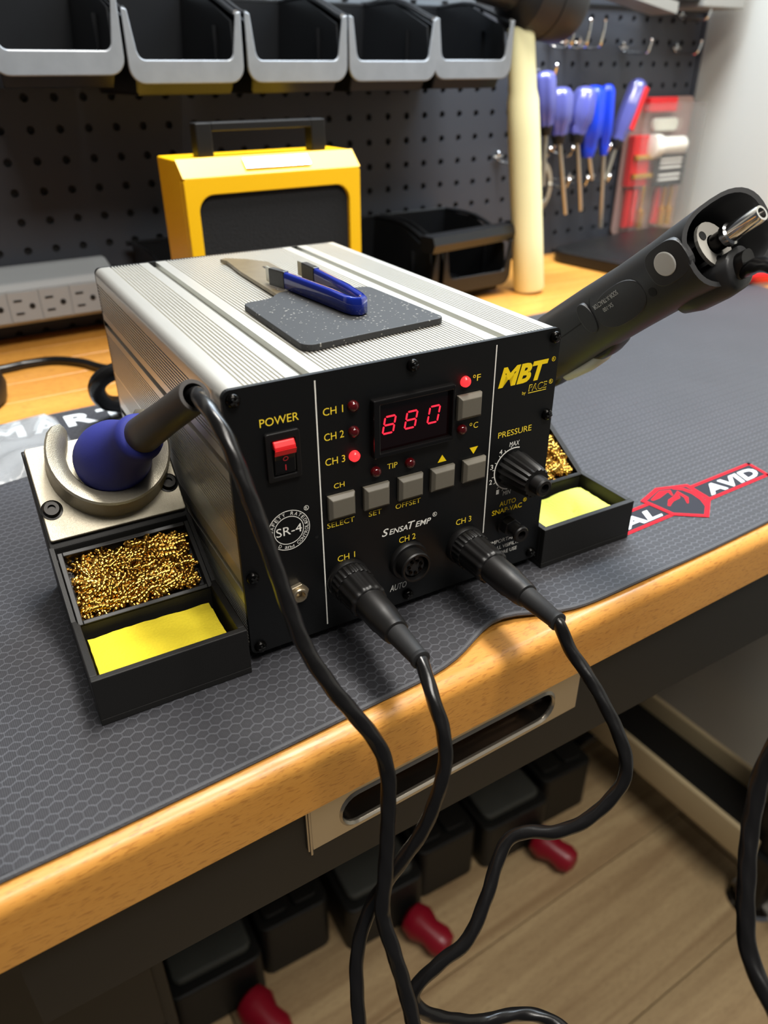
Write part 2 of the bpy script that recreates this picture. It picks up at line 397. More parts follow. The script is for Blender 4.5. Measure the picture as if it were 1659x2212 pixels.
MB().box(PX0 - PP * 20.5 - 270, PX0 + PP * 36.5 - 270, 3, 14, -2, 500).build('backing', 'dark', pegt)
MB().box(PX0 - PP * 20.5 - 270, PX0 + PP * 36.5 - 270, -2.5, 1.5, zt + 11, zt + 13.5).build('seam_strip', 'dark', pegt)
MB().box(PX0 + PP * 36.5 - 270, PX0 + PP * 36.5 - 264, -3, 12, -2, 500).build('edge_flange', 'peg', pegt)
MB().box(PX0 - PP * 20.5 - 270, PX0 + PP * 36.5 - 270, -0.2, 1.5, -2, PZ0 - PP * 6.5 - 2).build('bottom_strip', 'peg', pegt)

# ------------------------------------------------------------------ bench
wt = thing('worktop', 'thick beech wood worktop with rounded front edge', 'worktop', (0, -56, -31))
prof = [(0, 0), (40, 0), (40, 31)] + [(7 - 7 * math.sin(math.radians(a)), 24 + 7 * math.cos(math.radians(a))) for a in range(0, 91, 15)]
MB().prism(prof, YZ, -700, 962).build('front_board', 'wood', wt, smooth=True)
st0 = None
for k in range(13):
    if st0 is None: st0 = o = MB().box(-700, 962, 0, 44.3, 0, 31).build('stave', 'wood', wt, bevel=0.35, seg=1)
    else: o = st0.copy(); C.objects.link(o); o.parent = wt
    o.location = (0, (40.2 + k * 44.6) * S, 0)

dr = thing('drawer', 'charcoal steel drawer under the worktop with recessed steel pull', 'drawer', (220, -46, -106))
def ray_rect(x0, x1, y0, y1, cx, cy, pts):
    out = []
    for a, b in pts:
        dx, dy = a - cx, b - cy; q = 1e9
        if abs(dx) > 1e-9: q = min(q, (x1 - cx) / dx if dx > 0 else (x0 - cx) / dx)
        if abs(dy) > 1e-9: q = min(q, (y1 - cy) / dy if dy > 0 else (y0 - cy) / dy)
        out.append((cx + dx * q, cy + dy * q))
    return out
def stadium(cx, cy, L, r, n=10):
    return arc(cx + L / 2 - r, cy, r, -90, 90, n) + arc(cx - L / 2 + r, cy, r, 90, 270, n)
inn = stadium(-143, 51, 124, 8.5)
MB().ring(ray_rect(-335, 340, 0, 73, -143, 51, inn), inn, XZ, 0, 16).build('drawer_front', 'drawer', dr)
MB().box(-335, 340, 16, 420, 0, 4).build('drawer_bottom', 'drawer', dr)
MB().box(-335, -331, 16, 420, 4, 70).build('drawer_side', 'drawer', dr)
MB().box(-330, 335, 30, 32, 4, 72).build('drawer_lining', 'dark', dr)
hp = MB().ring(ray_rect(-222.5, -62.5, 35.5, 70.5, -143, 51, inn), inn, XZ, -1.6, 0.05).build('pull_plate', 'pull', dr, bevel=0.5, seg=2)
hp['label'] = 'satin steel pull plate with oval recess'
loops = []
for d, k in ((0.0, 1.0), (-0.9, 1.04), (-1.4, 1.0), (5, 0.97), (11, 0.86), (14.5, 0.55)):
    loops.append([(-143 + (a + 143) * (1 if k > .9 else 0.5 + k / 2), d, 51 + (b - 51) * k) for a, b in inn])
MB().loft(loops[3:] if False else [loops[0]] + loops[3:], cap0=False).build('pull_recess', 'recess', hp, smooth=True, angle=60)
MB().loft([[(a, -1.5, b) for a, b in inn], [(-143 + (a + 143) * 1.012, -2.6, 51 + (b - 51) * 1.1) for a, b in inn], [(-143 + (a + 143) * 1.03, -1.5, 51 + (b - 51) * 1.28) for a, b in inn]], cap0=False, cap1=False).build('pull_rim', 'pull', hp, smooth=True)
MB().tube([(-221, -1.7, 36.5), (-221, -1.7, 70)], 0.8, n=6, smooth=False).build('pull_edge', 'pull', hp)

cb_ = thing('filler_cabinet', 'black cabinet added to fill the dark area under the left end of the bench', 'cabinet', (-300, 330, FZ))  # added cabinet, stands in for the deep shade below the bench
MB().box(-260, 246, -180, 220, 6, 738).build('filler_cabinet_body', 'legblk', cb_, bevel=2)
for z0, z1 in ((30, 370), (382, 722)):
    d_ = MB().box(-246, 236, -186, -180.2, z0, z1).build('filler_cabinet_door', 'legblk', cb_, bevel=2)
    MB().prism(stadium(0, z1 - 30, 120, 6), XZ, -192, -186).build('door_pull', 'case', d_, bevel=1)
fr = thing('leg_frame', 'black steel bench leg frame with levelling foot on the floor', 'bench leg', (746, 60, FZ))
MB().box(-32, 62, -300, 400, 110, 130).build('rail_web', 'legblk', fr)
for x in (-42, 64):
    MB().prism(rrect(x, x + 9, 108, 164, 4), lambda a, b, h: (a, h, b), -18, 400).build('rail_flange', 'legrim', fr, smooth=True)
MB().prism(rrect(-22, 32, -42, -2, 5), XY, 22, 755).build('leg', 'legblk', fr, smooth=True)
MB().lathe([(0, 36), (3, 37), (8, 33), (12, 14), (24, 12)], (5, -22, 0), (0, 0, 1), 32).build('levelling_foot', 'chrome', fr, smooth=True)
MB().box(-760, 62, 380, 420, 110, 160).build('cross_rail', 'legblk', fr)

# ------------------------------------------------------------------ printed bench mat
mt = thing('bench_mat', 'dark grey cloth bench mat printed with hexagons', 'mat', (200, 145, 0))
mb = MB()
def mat_front(x):
    e = -46.8 + 1.0 * math.sin(x * 0.02)
    e += 12.0 * math.exp(-((x - 108) / 26.0) ** 2) * 1.0
    return e
def mat_lift(x, t):
    return (2.6 * math.exp(-((x - 108) / 28.0) ** 2) + 0.9 * math.exp(-((x - 190) / 30.0) ** 2)) * math.exp(-t / 14.0)
nx, ny = 170, 30
def mgrid(dz):
    for i in range(nx + 1):
        x = -330 + 1110 * i / nx
        for j in range(ny + 1):
            u = j / ny; u = u * u
            y0 = mat_front(x); y = y0 + (338 - y0) * u
            z = dz + mat_lift(x, y - y0) + 0.5 * math.exp(-((x + 107.5) / 1.6) ** 2)
            mb.v.append((x - 200, y - 145, z))
mgrid(2.4); mgrid(0.15)
N1 = (nx + 1) * (ny + 1)
for i in range(nx):
    for j in range(ny):
        a = i * (ny + 1) + j; b = a + ny + 1
        mb.f.append((a, b, b + 1, a + 1)); mb.f.append((N1 + a, N1 + a + 1, N1 + b + 1, N1 + b))
for i in range(nx):
    a = i * (ny + 1); b = a + ny + 1
    mb.f.append((a, N1 + a, N1 + b, b)); mb.f.append((a + ny, b + ny, N1 + b + ny, N1 + a + ny))
for j in range(ny):
    mb.f.append((j, j + 1, N1 + j + 1, N1 + j)); q = nx * (ny + 1) + j; mb.f.append((q, N1 + q, N1 + q + 1, q + 1))
mb.build('cloth', 'mat', mt, smooth=True)
mb = MB(); pts = []
for i in range(160):
    x = -325 + 1100 * i / 159; pts.append((x - 200, mat_front(x) - 145 - 0.2, 1.35 + mat_lift(x, 0)))
mb.tube(pts, 1.3, n=8, smooth=False); mb.build('stitched_border', 'matedge', mt, smooth=True)
mb = MB(); mb.tube([(-530, 193.2, 1.4), (578, 193.2, 1.4)], 1.3, n=8, smooth=False); mb.build('stitched_border', 'matedge', mt, smooth=True)
ZP = 2.75
def MP(x, y): return (x - 200, y - 145)
def flat(poly, mat, z=ZP, name='printed_shape'):
    return MB().add([(a, b, z) for a, b in (MP(*p) for p in poly)], [tuple(range(len(poly)))]).build(name, mat, mt)
flat([(214, 2.2), (350, 2.2), (348, -15.2), (217, -15.2)], 'mat_dark', ZP - 0.2)
for a in (((180, 2.6), (352, 2.6), (351.5, 0.2), (180, 0.2)), ((217, -13.4), (348, -13.4), (348, -15.8), (217, -15.8)), ((352, 2.6), (348, -15.8), (345.5, -15.8), (349.5, 2.6))):
    flat(a, 'mat_red')
shd = [(252.7, 6.3), (273, 12.2), (293.7, 4.8), (290.7, -14.4), (270.9, -28.1), (255.1, -15.2)]
cx = sum(p[0] for p in shd) / 6; cy = sum(p[1] for p in shd) / 6
shi = [(cx + (a - cx) * 0.86, cy + (b - cy) * 0.86) for a, b in shd]
flat(shi, 'mat_dark', ZP + 0.1)
mb = MB(); mb.add([(*MP(*p), ZP + 0.15) for p in shd] + [(*MP(cx + (a - cx) * 0.84, cy + (b - cy) * 0.84), ZP + 0.15) for a, b in shd], [(i, (i + 1) % 6, 6 + (i + 1) % 6, 6 + i) for i in range(6)])
mb.build('printed_emblem_border', 'mat_red', mt)
def swoosh(pts, w):
    mb = MB(); n = len(pts); L = []; Rr = []
    for i, p in enumerate(pts):
        a = pts[max(i - 1, 0)]; b = pts[min(i + 1, n - 1)]; dx, dy = b[0] - a[0], b[1] - a[1]; l = math.hypot(dx, dy)
        ww = w * math.sin(math.pi * (0.12 + 0.8 * i / (n - 1)))
        L.append((*MP(p[0] - dy / l * ww, p[1] + dx / l * ww), ZP + 0.2)); Rr.append((*MP(p[0] + dy / l * ww, p[1] - dx / l * ww), ZP + 0.2))
    mb.add(L + Rr, [(i, i + 1, n + i + 1, n + i) for i in range(n - 1)]); mb.build('printed_swoosh', 'mat_red', mt)
swoosh([(259, 3), (265, 4), (272, 6), (277, 5), (274, 0)], 2.2)
swoosh([(262, -7), (268, -3.5), (275, -2.5), (280, 1), (279, -6), (274, -11)], 2.0)
swoosh([(281, 6), (286, 2), (287.5, -5), (285, -13), (280, -19)], 2.0)
text('REAL', MP(194, -12.2) + (ZP,), (57, 0, 0), (2.5, 9.2, 0), 'mat_white', mt, 0.12, 0.03)
text('AVID', MP(294.5, -12.4) + (ZP,), (50, 0, 0), (2.0, 10.2, 0), 'mat_white', mt, 0.12, 0.03)
for ch, x0, x1 in (('S', -87, -66), ('M', -60, -36), ('A', -31, -11), ('R', -7.5, 13.5), ('T', 16, 36)):
    text(ch, MP(x0, 306) + (ZP,), (x1 - x0, 0, 0), (0.6, 22, 0), 'mat_white', mt, 0.0, 0.035)

# ------------------------------------------------------------------ soldering station
TH = -0.05785
W, H, D = 154.5, 119.9, 220.0
ST = (0, 0, 8)
def loc2w(x, y, z):
    c, s = math.cos(TH), math.sin(TH)
    return (c * x - s * y, s * x + c * y, z + 8)
st = thing('soldering_station', 'silver ribbed soldering station with black control panel standing on the mat', 'soldering station', ST, TH)
def notched(length, notches):
    """offsets (pos, depth) walking along one side; notches=(start,width,depth)"""
    out = []
    for a, wd, d in sorted(notches):
        out += [(a, 0), (a + min(.15, wd / 4), d), (a + wd - min(.15, wd / 4), d), (a + wd, 0)]
    return out
def ribs(a, b, pitch, wd=0.85, d=1.1):
    n = int((b - a) / pitch); return [(a + i * pitch, wd, d) for i in range(n + 1)]
topn = ribs(8.7, 24.4, 1.74) + [(30.6, 4.4, 3.2)] + ribs(41, 115, 1.74) + [(121.2, 4.4, 3.2)] + ribs(132, 147, 1.74)
siden = [(5 + 0, 0.01, 0.01)] + ribs(5.5, 25, 1.74) + [(31.6, 4.0, 3.0)] + ribs(43, 57, 1.15, 0.5, 0.5) + ribs(59, 82.5, 1.74) + [(87, 3.6, 3.0)] + ribs(95, 111.5, 1.74)
prof = []
R_ = 4.0
prof += [(x, H - d) for x, d in notched(W, topn)]                                   # top, left to right
prof += arc(W - R_, H - R_, R_, 90, 0, 5)
prof += [(W - d, z) for z, d in reversed(notched(H, siden))]
prof += arc(W - R_, R_, R_, 0, -90, 5)
prof += arc(R_, R_, R_, 270, 180, 5)
prof += [(d, z) for z, d in notched(H, siden)]
prof += arc(R_, H - R_, R_, 180, 90, 5)
body = MB().prism(prof, XZ, 2, D).build('case', 'alum', st, smooth=True, angle=25)
for x in (31.2, 121.8):
    MB().box(x, x + 3.2, 2.2, D - .5, H - 3.25, H - 2.9).build('channel_strip', 'channel', body)
fp = MB().prism(rrect(0, W, 0, H, 3.2), XZ, 0, 2).build('front_panel', 'panel', st)
fp['label'] = 'black front panel with yellow and white lettering'
MB().prism(rrect(0, W, 0, H, 3.2), XZ, D, D + 2).build('rear_panel', 'panel', st)
for x in (16, W - 16):
    for y in (16, D - 16):
        MB().lathe([(-5.2, 7), (-4, 7.6), (0, 8)], (x, y, 0), (0, 0, 1), 20).build('foot', 'plast', st, smooth=True)

def cross_screw(x, z, r=2.7):
    mb = MB().lathe([(0, r), (0.9, r), (1.7, r * .86), (2.3, r * .55), (2.5, r * 0.2)], (x, 0, z), (0, -1, 0), 20)
    s = mb.build('panel_screw', 'screw', st, smooth=True, angle=50)
    a = random.random() * 1.5
    for k in (0, 1):
        ca, sa = math.cos(a + k * math.pi / 2), math.sin(a + k * math.pi / 2)
        MB().hexa([(x + ca * p * r * .55 - sa * q * .35, y, z + sa * p * r * .55 + ca * q * .35) for y in (-1.0, -2.75) for p, q in ((-1, -1), (1, -1), (1, 1), (-1, 1))]).build('cross_slot', 'dark', s)
for x, z in ((3.9, 116.0), (78.3, 116.0), (150.9, 116.0), (151.0, 79.7), (150.6, 3.8), (77.6, 4.0), (3.9, 3.6), (3.9, 39.4)): cross_screw(x, z)

Y0 = -0.12
def T(s, x0, x1, z0, z1, mat='yellow', shear=0.0, bold=0.0): return text(s, (x0, Y0, z0), (x1 - x0, 0, 0), (0, 0, z1 - z0), mat, fp, shear, bold)
def R(x, z, r, mat):
    MB().ring(ngon(x, z, r, 20), ngon(x, z, r - .18, 20), XZ, Y0, Y0 + .05).build('registered_mark', mat, fp)
    T('R', x - r * .45, x + r * .45, z - r * .55, z + r * .55, mat)
for x, z0 in ((35.9, 2.8), (119.6, 24.9)):
    MB().box(x - .28, x + .28, Y0, Y0 + .06, z0, 117.4).build('printed_line', 'white', fp)
T('POWER', 13, 28.6, 103.3, 106.6)
T('CH 1', 38.6, 47.2, 102.5, 105.6); T('CH 2', 38.6, 47.2, 91.9, 95.0); T('CH 3', 38.6, 47.4, 81.1, 84.2)
T('CH', 41.9, 46.7, 70.0, 72.3); T('SELECT', 38.1, 50.8, 52.1, 54.5); T('SET', 57.7, 64.0, 52.1, 54.5); T('OFFSET', 70.9, 83.6, 52.0, 54.4)
T('TIP', 66.8, 71.7, 72.5, 75.0)
T('F', 110.3, 112.2, 103.4, 106.2); T('C', 110.0, 112.4, 81.6, 84.4)
for x, z in ((109.0, 105.6), (108.6, 83.8)): MB().ring(ngon(x, z, .7, 16), ngon(x, z, .42, 16), XZ, Y0, Y0 + .05).build('degree_mark', 'yellow', fp)
for x, z, s in ((94.2, 70.9, 1), (110.9, 70.9, -1)):
    MB().add([(x - 2.3, Y0, z - 1.6 * s), (x + 2.3, Y0, z - 1.6 * s), (x, Y0, z + 1.8 * s)], [(0, 1, 2)]).build('arrow_mark', 'yellow_bold', fp)
for s, x0, x1, z1 in (('S', 64.0, 67.4, 43.6), ('ENSA', 67.7, 77.2, 42.6), ('T', 77.3, 81.0, 43.6), ('EMP', 81.2, 89.5, 42.6)): T(s, x0, x1, 39.8, z1, 'white', 0.25, 0.012)
R(91.4, 43.6, 1.15, 'white')
T('CH 1', 42.2, 50.6, 34.0, 37.0); T('CH 2', 72.8, 81.4, 33.8, 36.8); T('CH 3', 103.4, 112.0, 33.9, 36.9)
T('AUTO', 68.0, 77.0, 8.6, 12.0, 'white', 0.25, 0.01)
for x in (80.3, 83.3): MB().box(x, x + 2.4, Y0, Y0 + .05, 11.4, 11.95).build('printed_dash', 'white', fp)
T('MBT', 121.9, 149.0, 97.6, 106.6, 'yellow_bold', 0.25, 0.045); R(151.8, 105.9, 1.1, 'yellow_bold')
T('by', 135.6, 137.6, 91.6, 93.6)
v, f = glyphs('PACE', 0.12, 0.02)
T('PACE', 139.0, 149.4, 93.0, 96.2, 'yellow', 0.12, 0.02)
text('PACE', (139.35, Y0 - .05, 93.3), (9.75, 0, 0), (0, 0, 2.6), 'panel', fp, 0.12, 0.0)
MB().box(139.0, 149.2, Y0, Y0 + .05, 92.1, 92.4).build('printed_line', 'yellow', fp)
R(151.6, 95.5, 1.1, 'yellow')
T('PRESSURE', 124.1, 143.0, 73.4, 76.3)
T('MAX', 131.0, 136.8, 67.6, 70.0, 'white', 0.15); T('MIN', 129.6, 134.2, 42.6, 44.9, 'white', 0.15)
for s, x, z in (('4', 126.4, 66.2), ('3', 121.8, 59.6), ('2', 121.8, 51.8), ('1', 126.4, 45.4)): T(s, x - .8, x + .8, z - 1.2, z + 1.2, 'white')
KX, KZ = 134.2, 56.0
oa = arc(KX, KZ, 10.9, 74, 258, 40); ia = arc(KX, KZ, 10.3, 74, 258, 40)
MB().add([(a, Y0, b) for a, b in oa + ia], [(i, i + 1, 41 + i + 1, 41 + i) for i in range(40)]).build('printed_arc', 'white', fp)
for a in (100, 118, 136, 154, 172, 190, 208, 226, 244):
    c, s = math.cos(math.radians(a)), math.sin(math.radians(a))
    MB().add([(KX + c * q - s * p, Y0, KZ + s * q + c * p) for q, p in ((10.4, -.15), (12.0, -.15), (12.0, .15), (10.4, .15))], [(0, 1, 2, 3)]).build('printed_tick', 'white', fp)
T('AUTO', 128.2, 137.9, 36.8, 39.4, 'yellow_bold', 0.0, 0.01); T('SNAP-VAC', 124.1, 142.0, 32.9, 35.6, 'yellow_bold', 0.0, 0.01); R(143.6, 36.6, 1.05, 'yellow_bold')
T('IMPORTANT', 124.6, 141.8, 15.9, 18.0, 'white'); T('INSTALL VISIFILTER', 121.6, 144.4, 12.2, 14.2, 'white'); R(145.6, 14.8, 1.0, 'white'); T('BEFORE USE', 126.6, 141.4, 8.6, 10.6, 'white')
# round safety badge
BX, BZ = 21.2, 56.6
for r0 in (9.2, 6.5): MB().ring(ngon(BX, BZ, r0, 48), ngon(BX, BZ, r0 - .28, 48), XZ, Y0, Y0 + .05).build('printed_ring', 'white', fp)
T('SR-4', 15.6, 26.8, 54.6, 58.6, 'white'); R(29.3, 64.8, 1.1, 'white')
def arc_text(s, a0, a1, flip):
    n = len(s)
    for i, ch in enumerate(s):
        if ch == ' ': continue
        a = math.radians(a0 + (a1 - a0) * i / (n - 1)); rr = 7.75
        er = Vector((math.cos(a), 0, math.sin(a))); et = Vector((-math.sin(a), 0, math.cos(a)))
        up, rt = (er, -et) if not flip else (-er, et)
        c = Vector((BX, Y0, BZ)) + er * rr; wd = 0.5 if ch in 'Il' else 1.25; h = 1.5 if ch.isupper() else 1.2
        text(ch, c - rt * wd / 2 - up * .75, rt * wd, up * h, 'white', fp)
arc_text('SAFETY RATED', 172, 22, False); arc_text('D and CONTROLS', 236, 372, True)
MB().add([(a, Y0, b) for a, b in ngon(BX + 7.75 * math.cos(math.radians(10)), BZ + 7.75 * math.sin(math.radians(10)), .4, 10)], [tuple(range(10))]).build('printed_dot', 'white', fp)
MB().add([(a, Y0, b) for a, b in ngon(33.1, 49.7, .8, 14)], [tuple(range(14))]).build('panel_hole', 'dark', fp)

# power switch
sw = MB().ring(rrect(14, 27.9, 80.5, 100.6, 1.0), rrect(16.2, 25.9, 82.6, 97.6, .6), XZ, -1.8, 0).build('power_switch', 'plast', st, bevel=0.35)
MB().box(16.2, 25.9, -.6, -.1, 82.6, 97.6).build('switch_well', 'dark', sw)
MB().prism([(-.3, 82.9), (-1.3, 82.9), (-1.9, 84), (-2.2, 89.6), (-3.6, 94.0), (-.3, 94.0)], lambda a, b, h: (h, a, b), 16.8, 25.5).build('rocker', 'plastic_gloss', sw, bevel=0.5)
MB().prism([(-.3, 94.0), (-3.62, 94.0), (-3.3, 95.4), (-2.0, 97.3), (-.3, 97.3)], lambda a, b, h: (h, a, b), 16.8, 25.5).build('rocker_red_top', 'red', sw, bevel=0.45)
MB().prism([(-2.95, 91.7), (-3.75, 94.1), (-3.4, 94.1), (-2.6, 91.7)], lambda a, b, h: (h, a, b), 16.8, 25.5).build('rocker_red_top', 'red', sw)
mb = MB().ring(ngon(0, 0, 1.1, 20), ngon(0, 0, .8, 20), lambda a, b, h: (21.2 + a, -2.52 - .31 * b + h, 89.9 + b), -.06, 0); mb.build('switch_mark', 'redprint', sw)
MB().box(21.0, 21.35, -2.2, -1.8, 84.9, 87.2).build('switch_mark', 'redprint', sw)

# lamps
for x, z, on in ((51.4, 104.2, 0), (51.4, 93.4, 0), (51.4, 82.7, 1), (61.1, 73.1, 0), (77.6, 73.1, 0), (104.2, 104.3, 1), (103.6, 82.7, 0)):
    MB().lathe([(0, 2.35), (.5, 2.35), (1.4, 2.2), (2.2, 1.6), (2.6, .7)], (x, 0, z), (0, -1, 0), 20).build('indicator_lamp', 'led_on' if on else 'led_off', st, smooth=True, angle=60)
# push buttons
for x, z in ((106.4, 93.2), (44.6, 62.0), (61.0, 61.9), (77.7, 61.9), (94.1, 61.9), (110.9, 61.8)):
    b0, b1 = (6.1, 5.6), (4.9, 3.9)
    l = [[(x - a, y, z - b), (x + a, y, z - b), (x + a, y, z + b), (x - a, y, z + b)] for a, b, y in ((6.1, 5.6, 0), (6.1, 5.6, -1.6), (4.8, 4.0, -3.2))]
    MB().loft(l).build('push_button', 'button', st, bevel=0.25)
# display
dp = MB().ring(rrect(59.0, 97.5, 80.2, 105.4, .6), rrect(62.0, 96.4, 82.2, 103.2, .4), XZ, -3.4, 0).build('display', 'plastic_gloss', st, bevel=0.5)
dp['label'] = 'black framed display with glowing red digits'
MB().box(62.0, 96.4, -1.2, -.1, 82.2, 103.2).build('display_window', 'window', dp)
def digit(x, z, on):
    mb = MB(); hgt, wd, t, sl = 7.2, 4.9, 0.62, 0.19
    segs = {'a': (wd / 2, hgt, 1), 'd': (wd / 2, 0, 1), 'g': (wd / 2, hgt / 2, 1), 'f': (0, hgt * .75, 0), 'b': (wd, hgt * .75, 0), 'e': (0, hgt * .25, 0), 'c': (wd, hgt * .25, 0)}
    for k in on:
        cx_, cz_, hz = segs[k]; l = (wd if hz else hgt / 2) / 2 - .32
        P = [(-l, 0), (-l + t / 2, t / 2), (l - t / 2, t / 2), (l, 0), (l - t / 2, -t / 2), (-l + t / 2, -t / 2)]
        if not hz: P = [(b, a) for a, b in P]
        P = [(x + cx_ + a + sl * (cz_ + b), z + cz_ + b) for a, b in P]
        mb.prism(P, XZ, -1.45, -1.2)
    return mb.build('digit', 'segment', dp)
digit(63.9, 89.7, 'abcdefg'); digit(74.2, 89.7, 'abcdefg'); digit(85.2, 89.7, 'abcdef')
# pressure knob
kn = MB().lathe([(0, 9.0), (3, 9.0), (16, 7.6), (17.5, 7.0)], (KX, 0, KZ), (0, -1, 0), 72, lobes=18, depth=0.10).build('pressure_knob', 'plast', st, smooth=True, angle=50)
MB().lathe([(16, 4.6), (22.5, 4.3), (23.2, 3.6), (23.2, 2.2), (21.0, 2.1)], (KX, 0, KZ), (0, -1, 0), 28).build('knob_hub', 'plast', kn, smooth=True)
# vacuum fitting
vf = MB().prism(ngon(133.2, 26.0, 5.6, 24), XZ, -1.2, 0).build('vacuum_fitting', 'plast', st)
MB().prism(ngon(133.2, 26.0, 4.9, 6, .3), XZ, -5.5, -1.2).build('hex_nut', 'plast', vf, bevel=.3)
MB().lathe([(5.5, 3.2), (9.5, 3.2), (10.4, 4.2), (11.8, 4.2), (12.4, 3.7), (12.4, 2.2), (8.5, 2.1)], (133.2, 0, 26.0), (0, -1, 0), 28).build('nozzle', 'plast', vf, smooth=True)
# middle socket
so = MB().lathe([(0, 9.6), (1.6, 9.6), (2.4, 9.0), (2.4, 7.6), (7.6, 7.6), (8.2, 7.1), (8.2, 6.2), (3.0, 6.0)], (77.4, 0, 23.6), (0, -1, 0), 40).build('channel_socket', 'plast', st, smooth=True)
MB().lathe([(2.8, 5.2), (6.0, 5.2), (6.2, 5.0)], (77.4, 0, 23.6), (0, -1, 0), 28).build('socket_insert', 'rubber', so, smooth=True)
for k in range(7):
    a = 2 * math.pi * k / 7 + .3
    MB().lathe([(6.0, .75), (7.2, .75), (7.2, .4), (6.3, .4)], (77.4 + 3.2 * math.cos(a), 0, 23.6 + 3.2 * math.sin(a)), (0, -1, 0), 10).build('socket_pin', 'screw', so, smooth=True)
MB().box(76.6, 78.2, -7.9, -6, 28.2, 29.8).build('socket_key', 'plast', so)
# earth jack
gj = MB().ring(ngon(22.6, 25.6, 4.8, 6, .2), ngon(22.6, 25.6, 2.9, 6, .2), XZ, -2.4, 0).build('earth_jack', 'nickel', st, bevel=.3)
MB().lathe([(0, 3.4), (3.6, 3.4), (4.0, 3.0), (4.0, 2.2), (1, 2.1)], (22.6, 0, 25.6), (0, -1, 0), 28).build('jack_sleeve', 'nickel', gj, smooth=True)

# ------------------------------------------------------------------ plugs with cables (station coordinates turned to the bench)
def plug_cable(x, z, length, name, label, path):
    b = loc2w(x, 0, z); t = thing(name, label, 'cable', b, TH, 'black plugs with cables')
    ax = (0, -1, 0); O = (0, 0, 0)
    k = length / 62.0
    MB().lathe([(0, 9.6), (1.8, 9.9), (3.2, 9.4), (3.4, 8.9)], O, ax, 40).build('coupling_flange', 'plast', t, smooth=True)
    MB().lathe([(3.4, 9.2), (9.0, 9.4), (9.3, 9.2)], O, ax, 96, lobes=24, depth=.07).build('coupling_ring', 'plast', t, smooth=True, angle=60)
    MB().lathe([(9.3, 8.8), (19.0 * k, 8.3), (20.0 * k, 8.5), (21.5 * k, 8.2), (22 * k, 7.2)], O, ax, 84, lobes=14, depth=.06).build('grip_collar', 'plast', t, smooth=True, angle=60)
    MB().lathe([(20 * k, 7.0), (34 * k, 6.7), (35 * k, 6.3), (41 * k, 5.9), (43.5 * k, 5.4), (44 * k, 4.6)], O, ax, 32).build('backshell', 'plast', t, smooth=True)
    MB().lathe([(42 * k, 4.6), (46 * k, 4.5), (60 * k, 3.7), (60.4 * k, 4.0), (62 * k, 4.0), (62.4 * k, 3.2)], O, ax, 28).build('strain_relief', 'rubber', t, smooth=True)
    c, s = math.cos(TH), math.sin(TH)
    pts = [(0, -40 * k, 0), (0, -54 * k, 0), (0, -62 * k, -0.2)]
    for p in path:
        dx, dy, dz = p[0] - b[0], p[1] - b[1], p[2] - b[2]
        pts.append((c * dx + s * dy, -s * dx + c * dy, dz))
    MB().tube(pts, 2.75, n=18, sub=8, lobes=3, twist=0.5, lobe=0.045).build('cord', 'cable', t, smooth=True, angle=80)
    return t
plug_cable(46.2, 24.6, 62, 'plug_with_cable', 'black round plug in the left socket with its cable hanging over the bench edge',
    [(39.6, -76.0, 25.6), (38.6, -84.5, 16.2), (36.6, -89.4, 6.4), (32.4, -92.2, -3.0), (24.5, -93.7, -19.2), (14.1, -92.2, -35.0), (9.8, -90.9, -43.1), (2.3, -91.0, -52.8), (-5.6, -95.0, -64.2), (-9.9, -100.0, -74.5), (-14.4, -108.9, -88.5), (-18.6, -116.9, -99.1), (-24, -128, -125), (-26, -136, -160)])
plug_cable(108.2, 22.4, 68, 'plug_with_cable', 'black round plug in the right socket with its long cable looping below the bench',
    [(105.1, -81.0, 21.2), (107.2, -93.5, 11.0), (107.9, -107.6, -1.7), (106.7, -116.0, -11.6), (103.4, -119.0, -19.9), (96.2, -118.7, -27.7), (86.8, -116.6, -34.6), (77.2, -111.6, -39.6), (69.3, -104.3, -42.0), (62.7, -101.0, -45.3), (55.4, -103.0, -51.4), (45.8, -108.4, -61.0), (33.6, -112.9, -71.8), (21.6, -111.2, -79.0), (11.3, -110.2, -86.6), (9.0, -111.4, -92.3), (12.0, -114.4, -99.2), (20.5, -117.4, -108.9), (35.4, -121.1, -121.9), (45.8, -124.1, -124.7), (56.1, -127.6, -127.4), (64.1, -133.8, -129.4), (68.5, -140.8, -131.8), (68.2, -147.0, -133.6)])

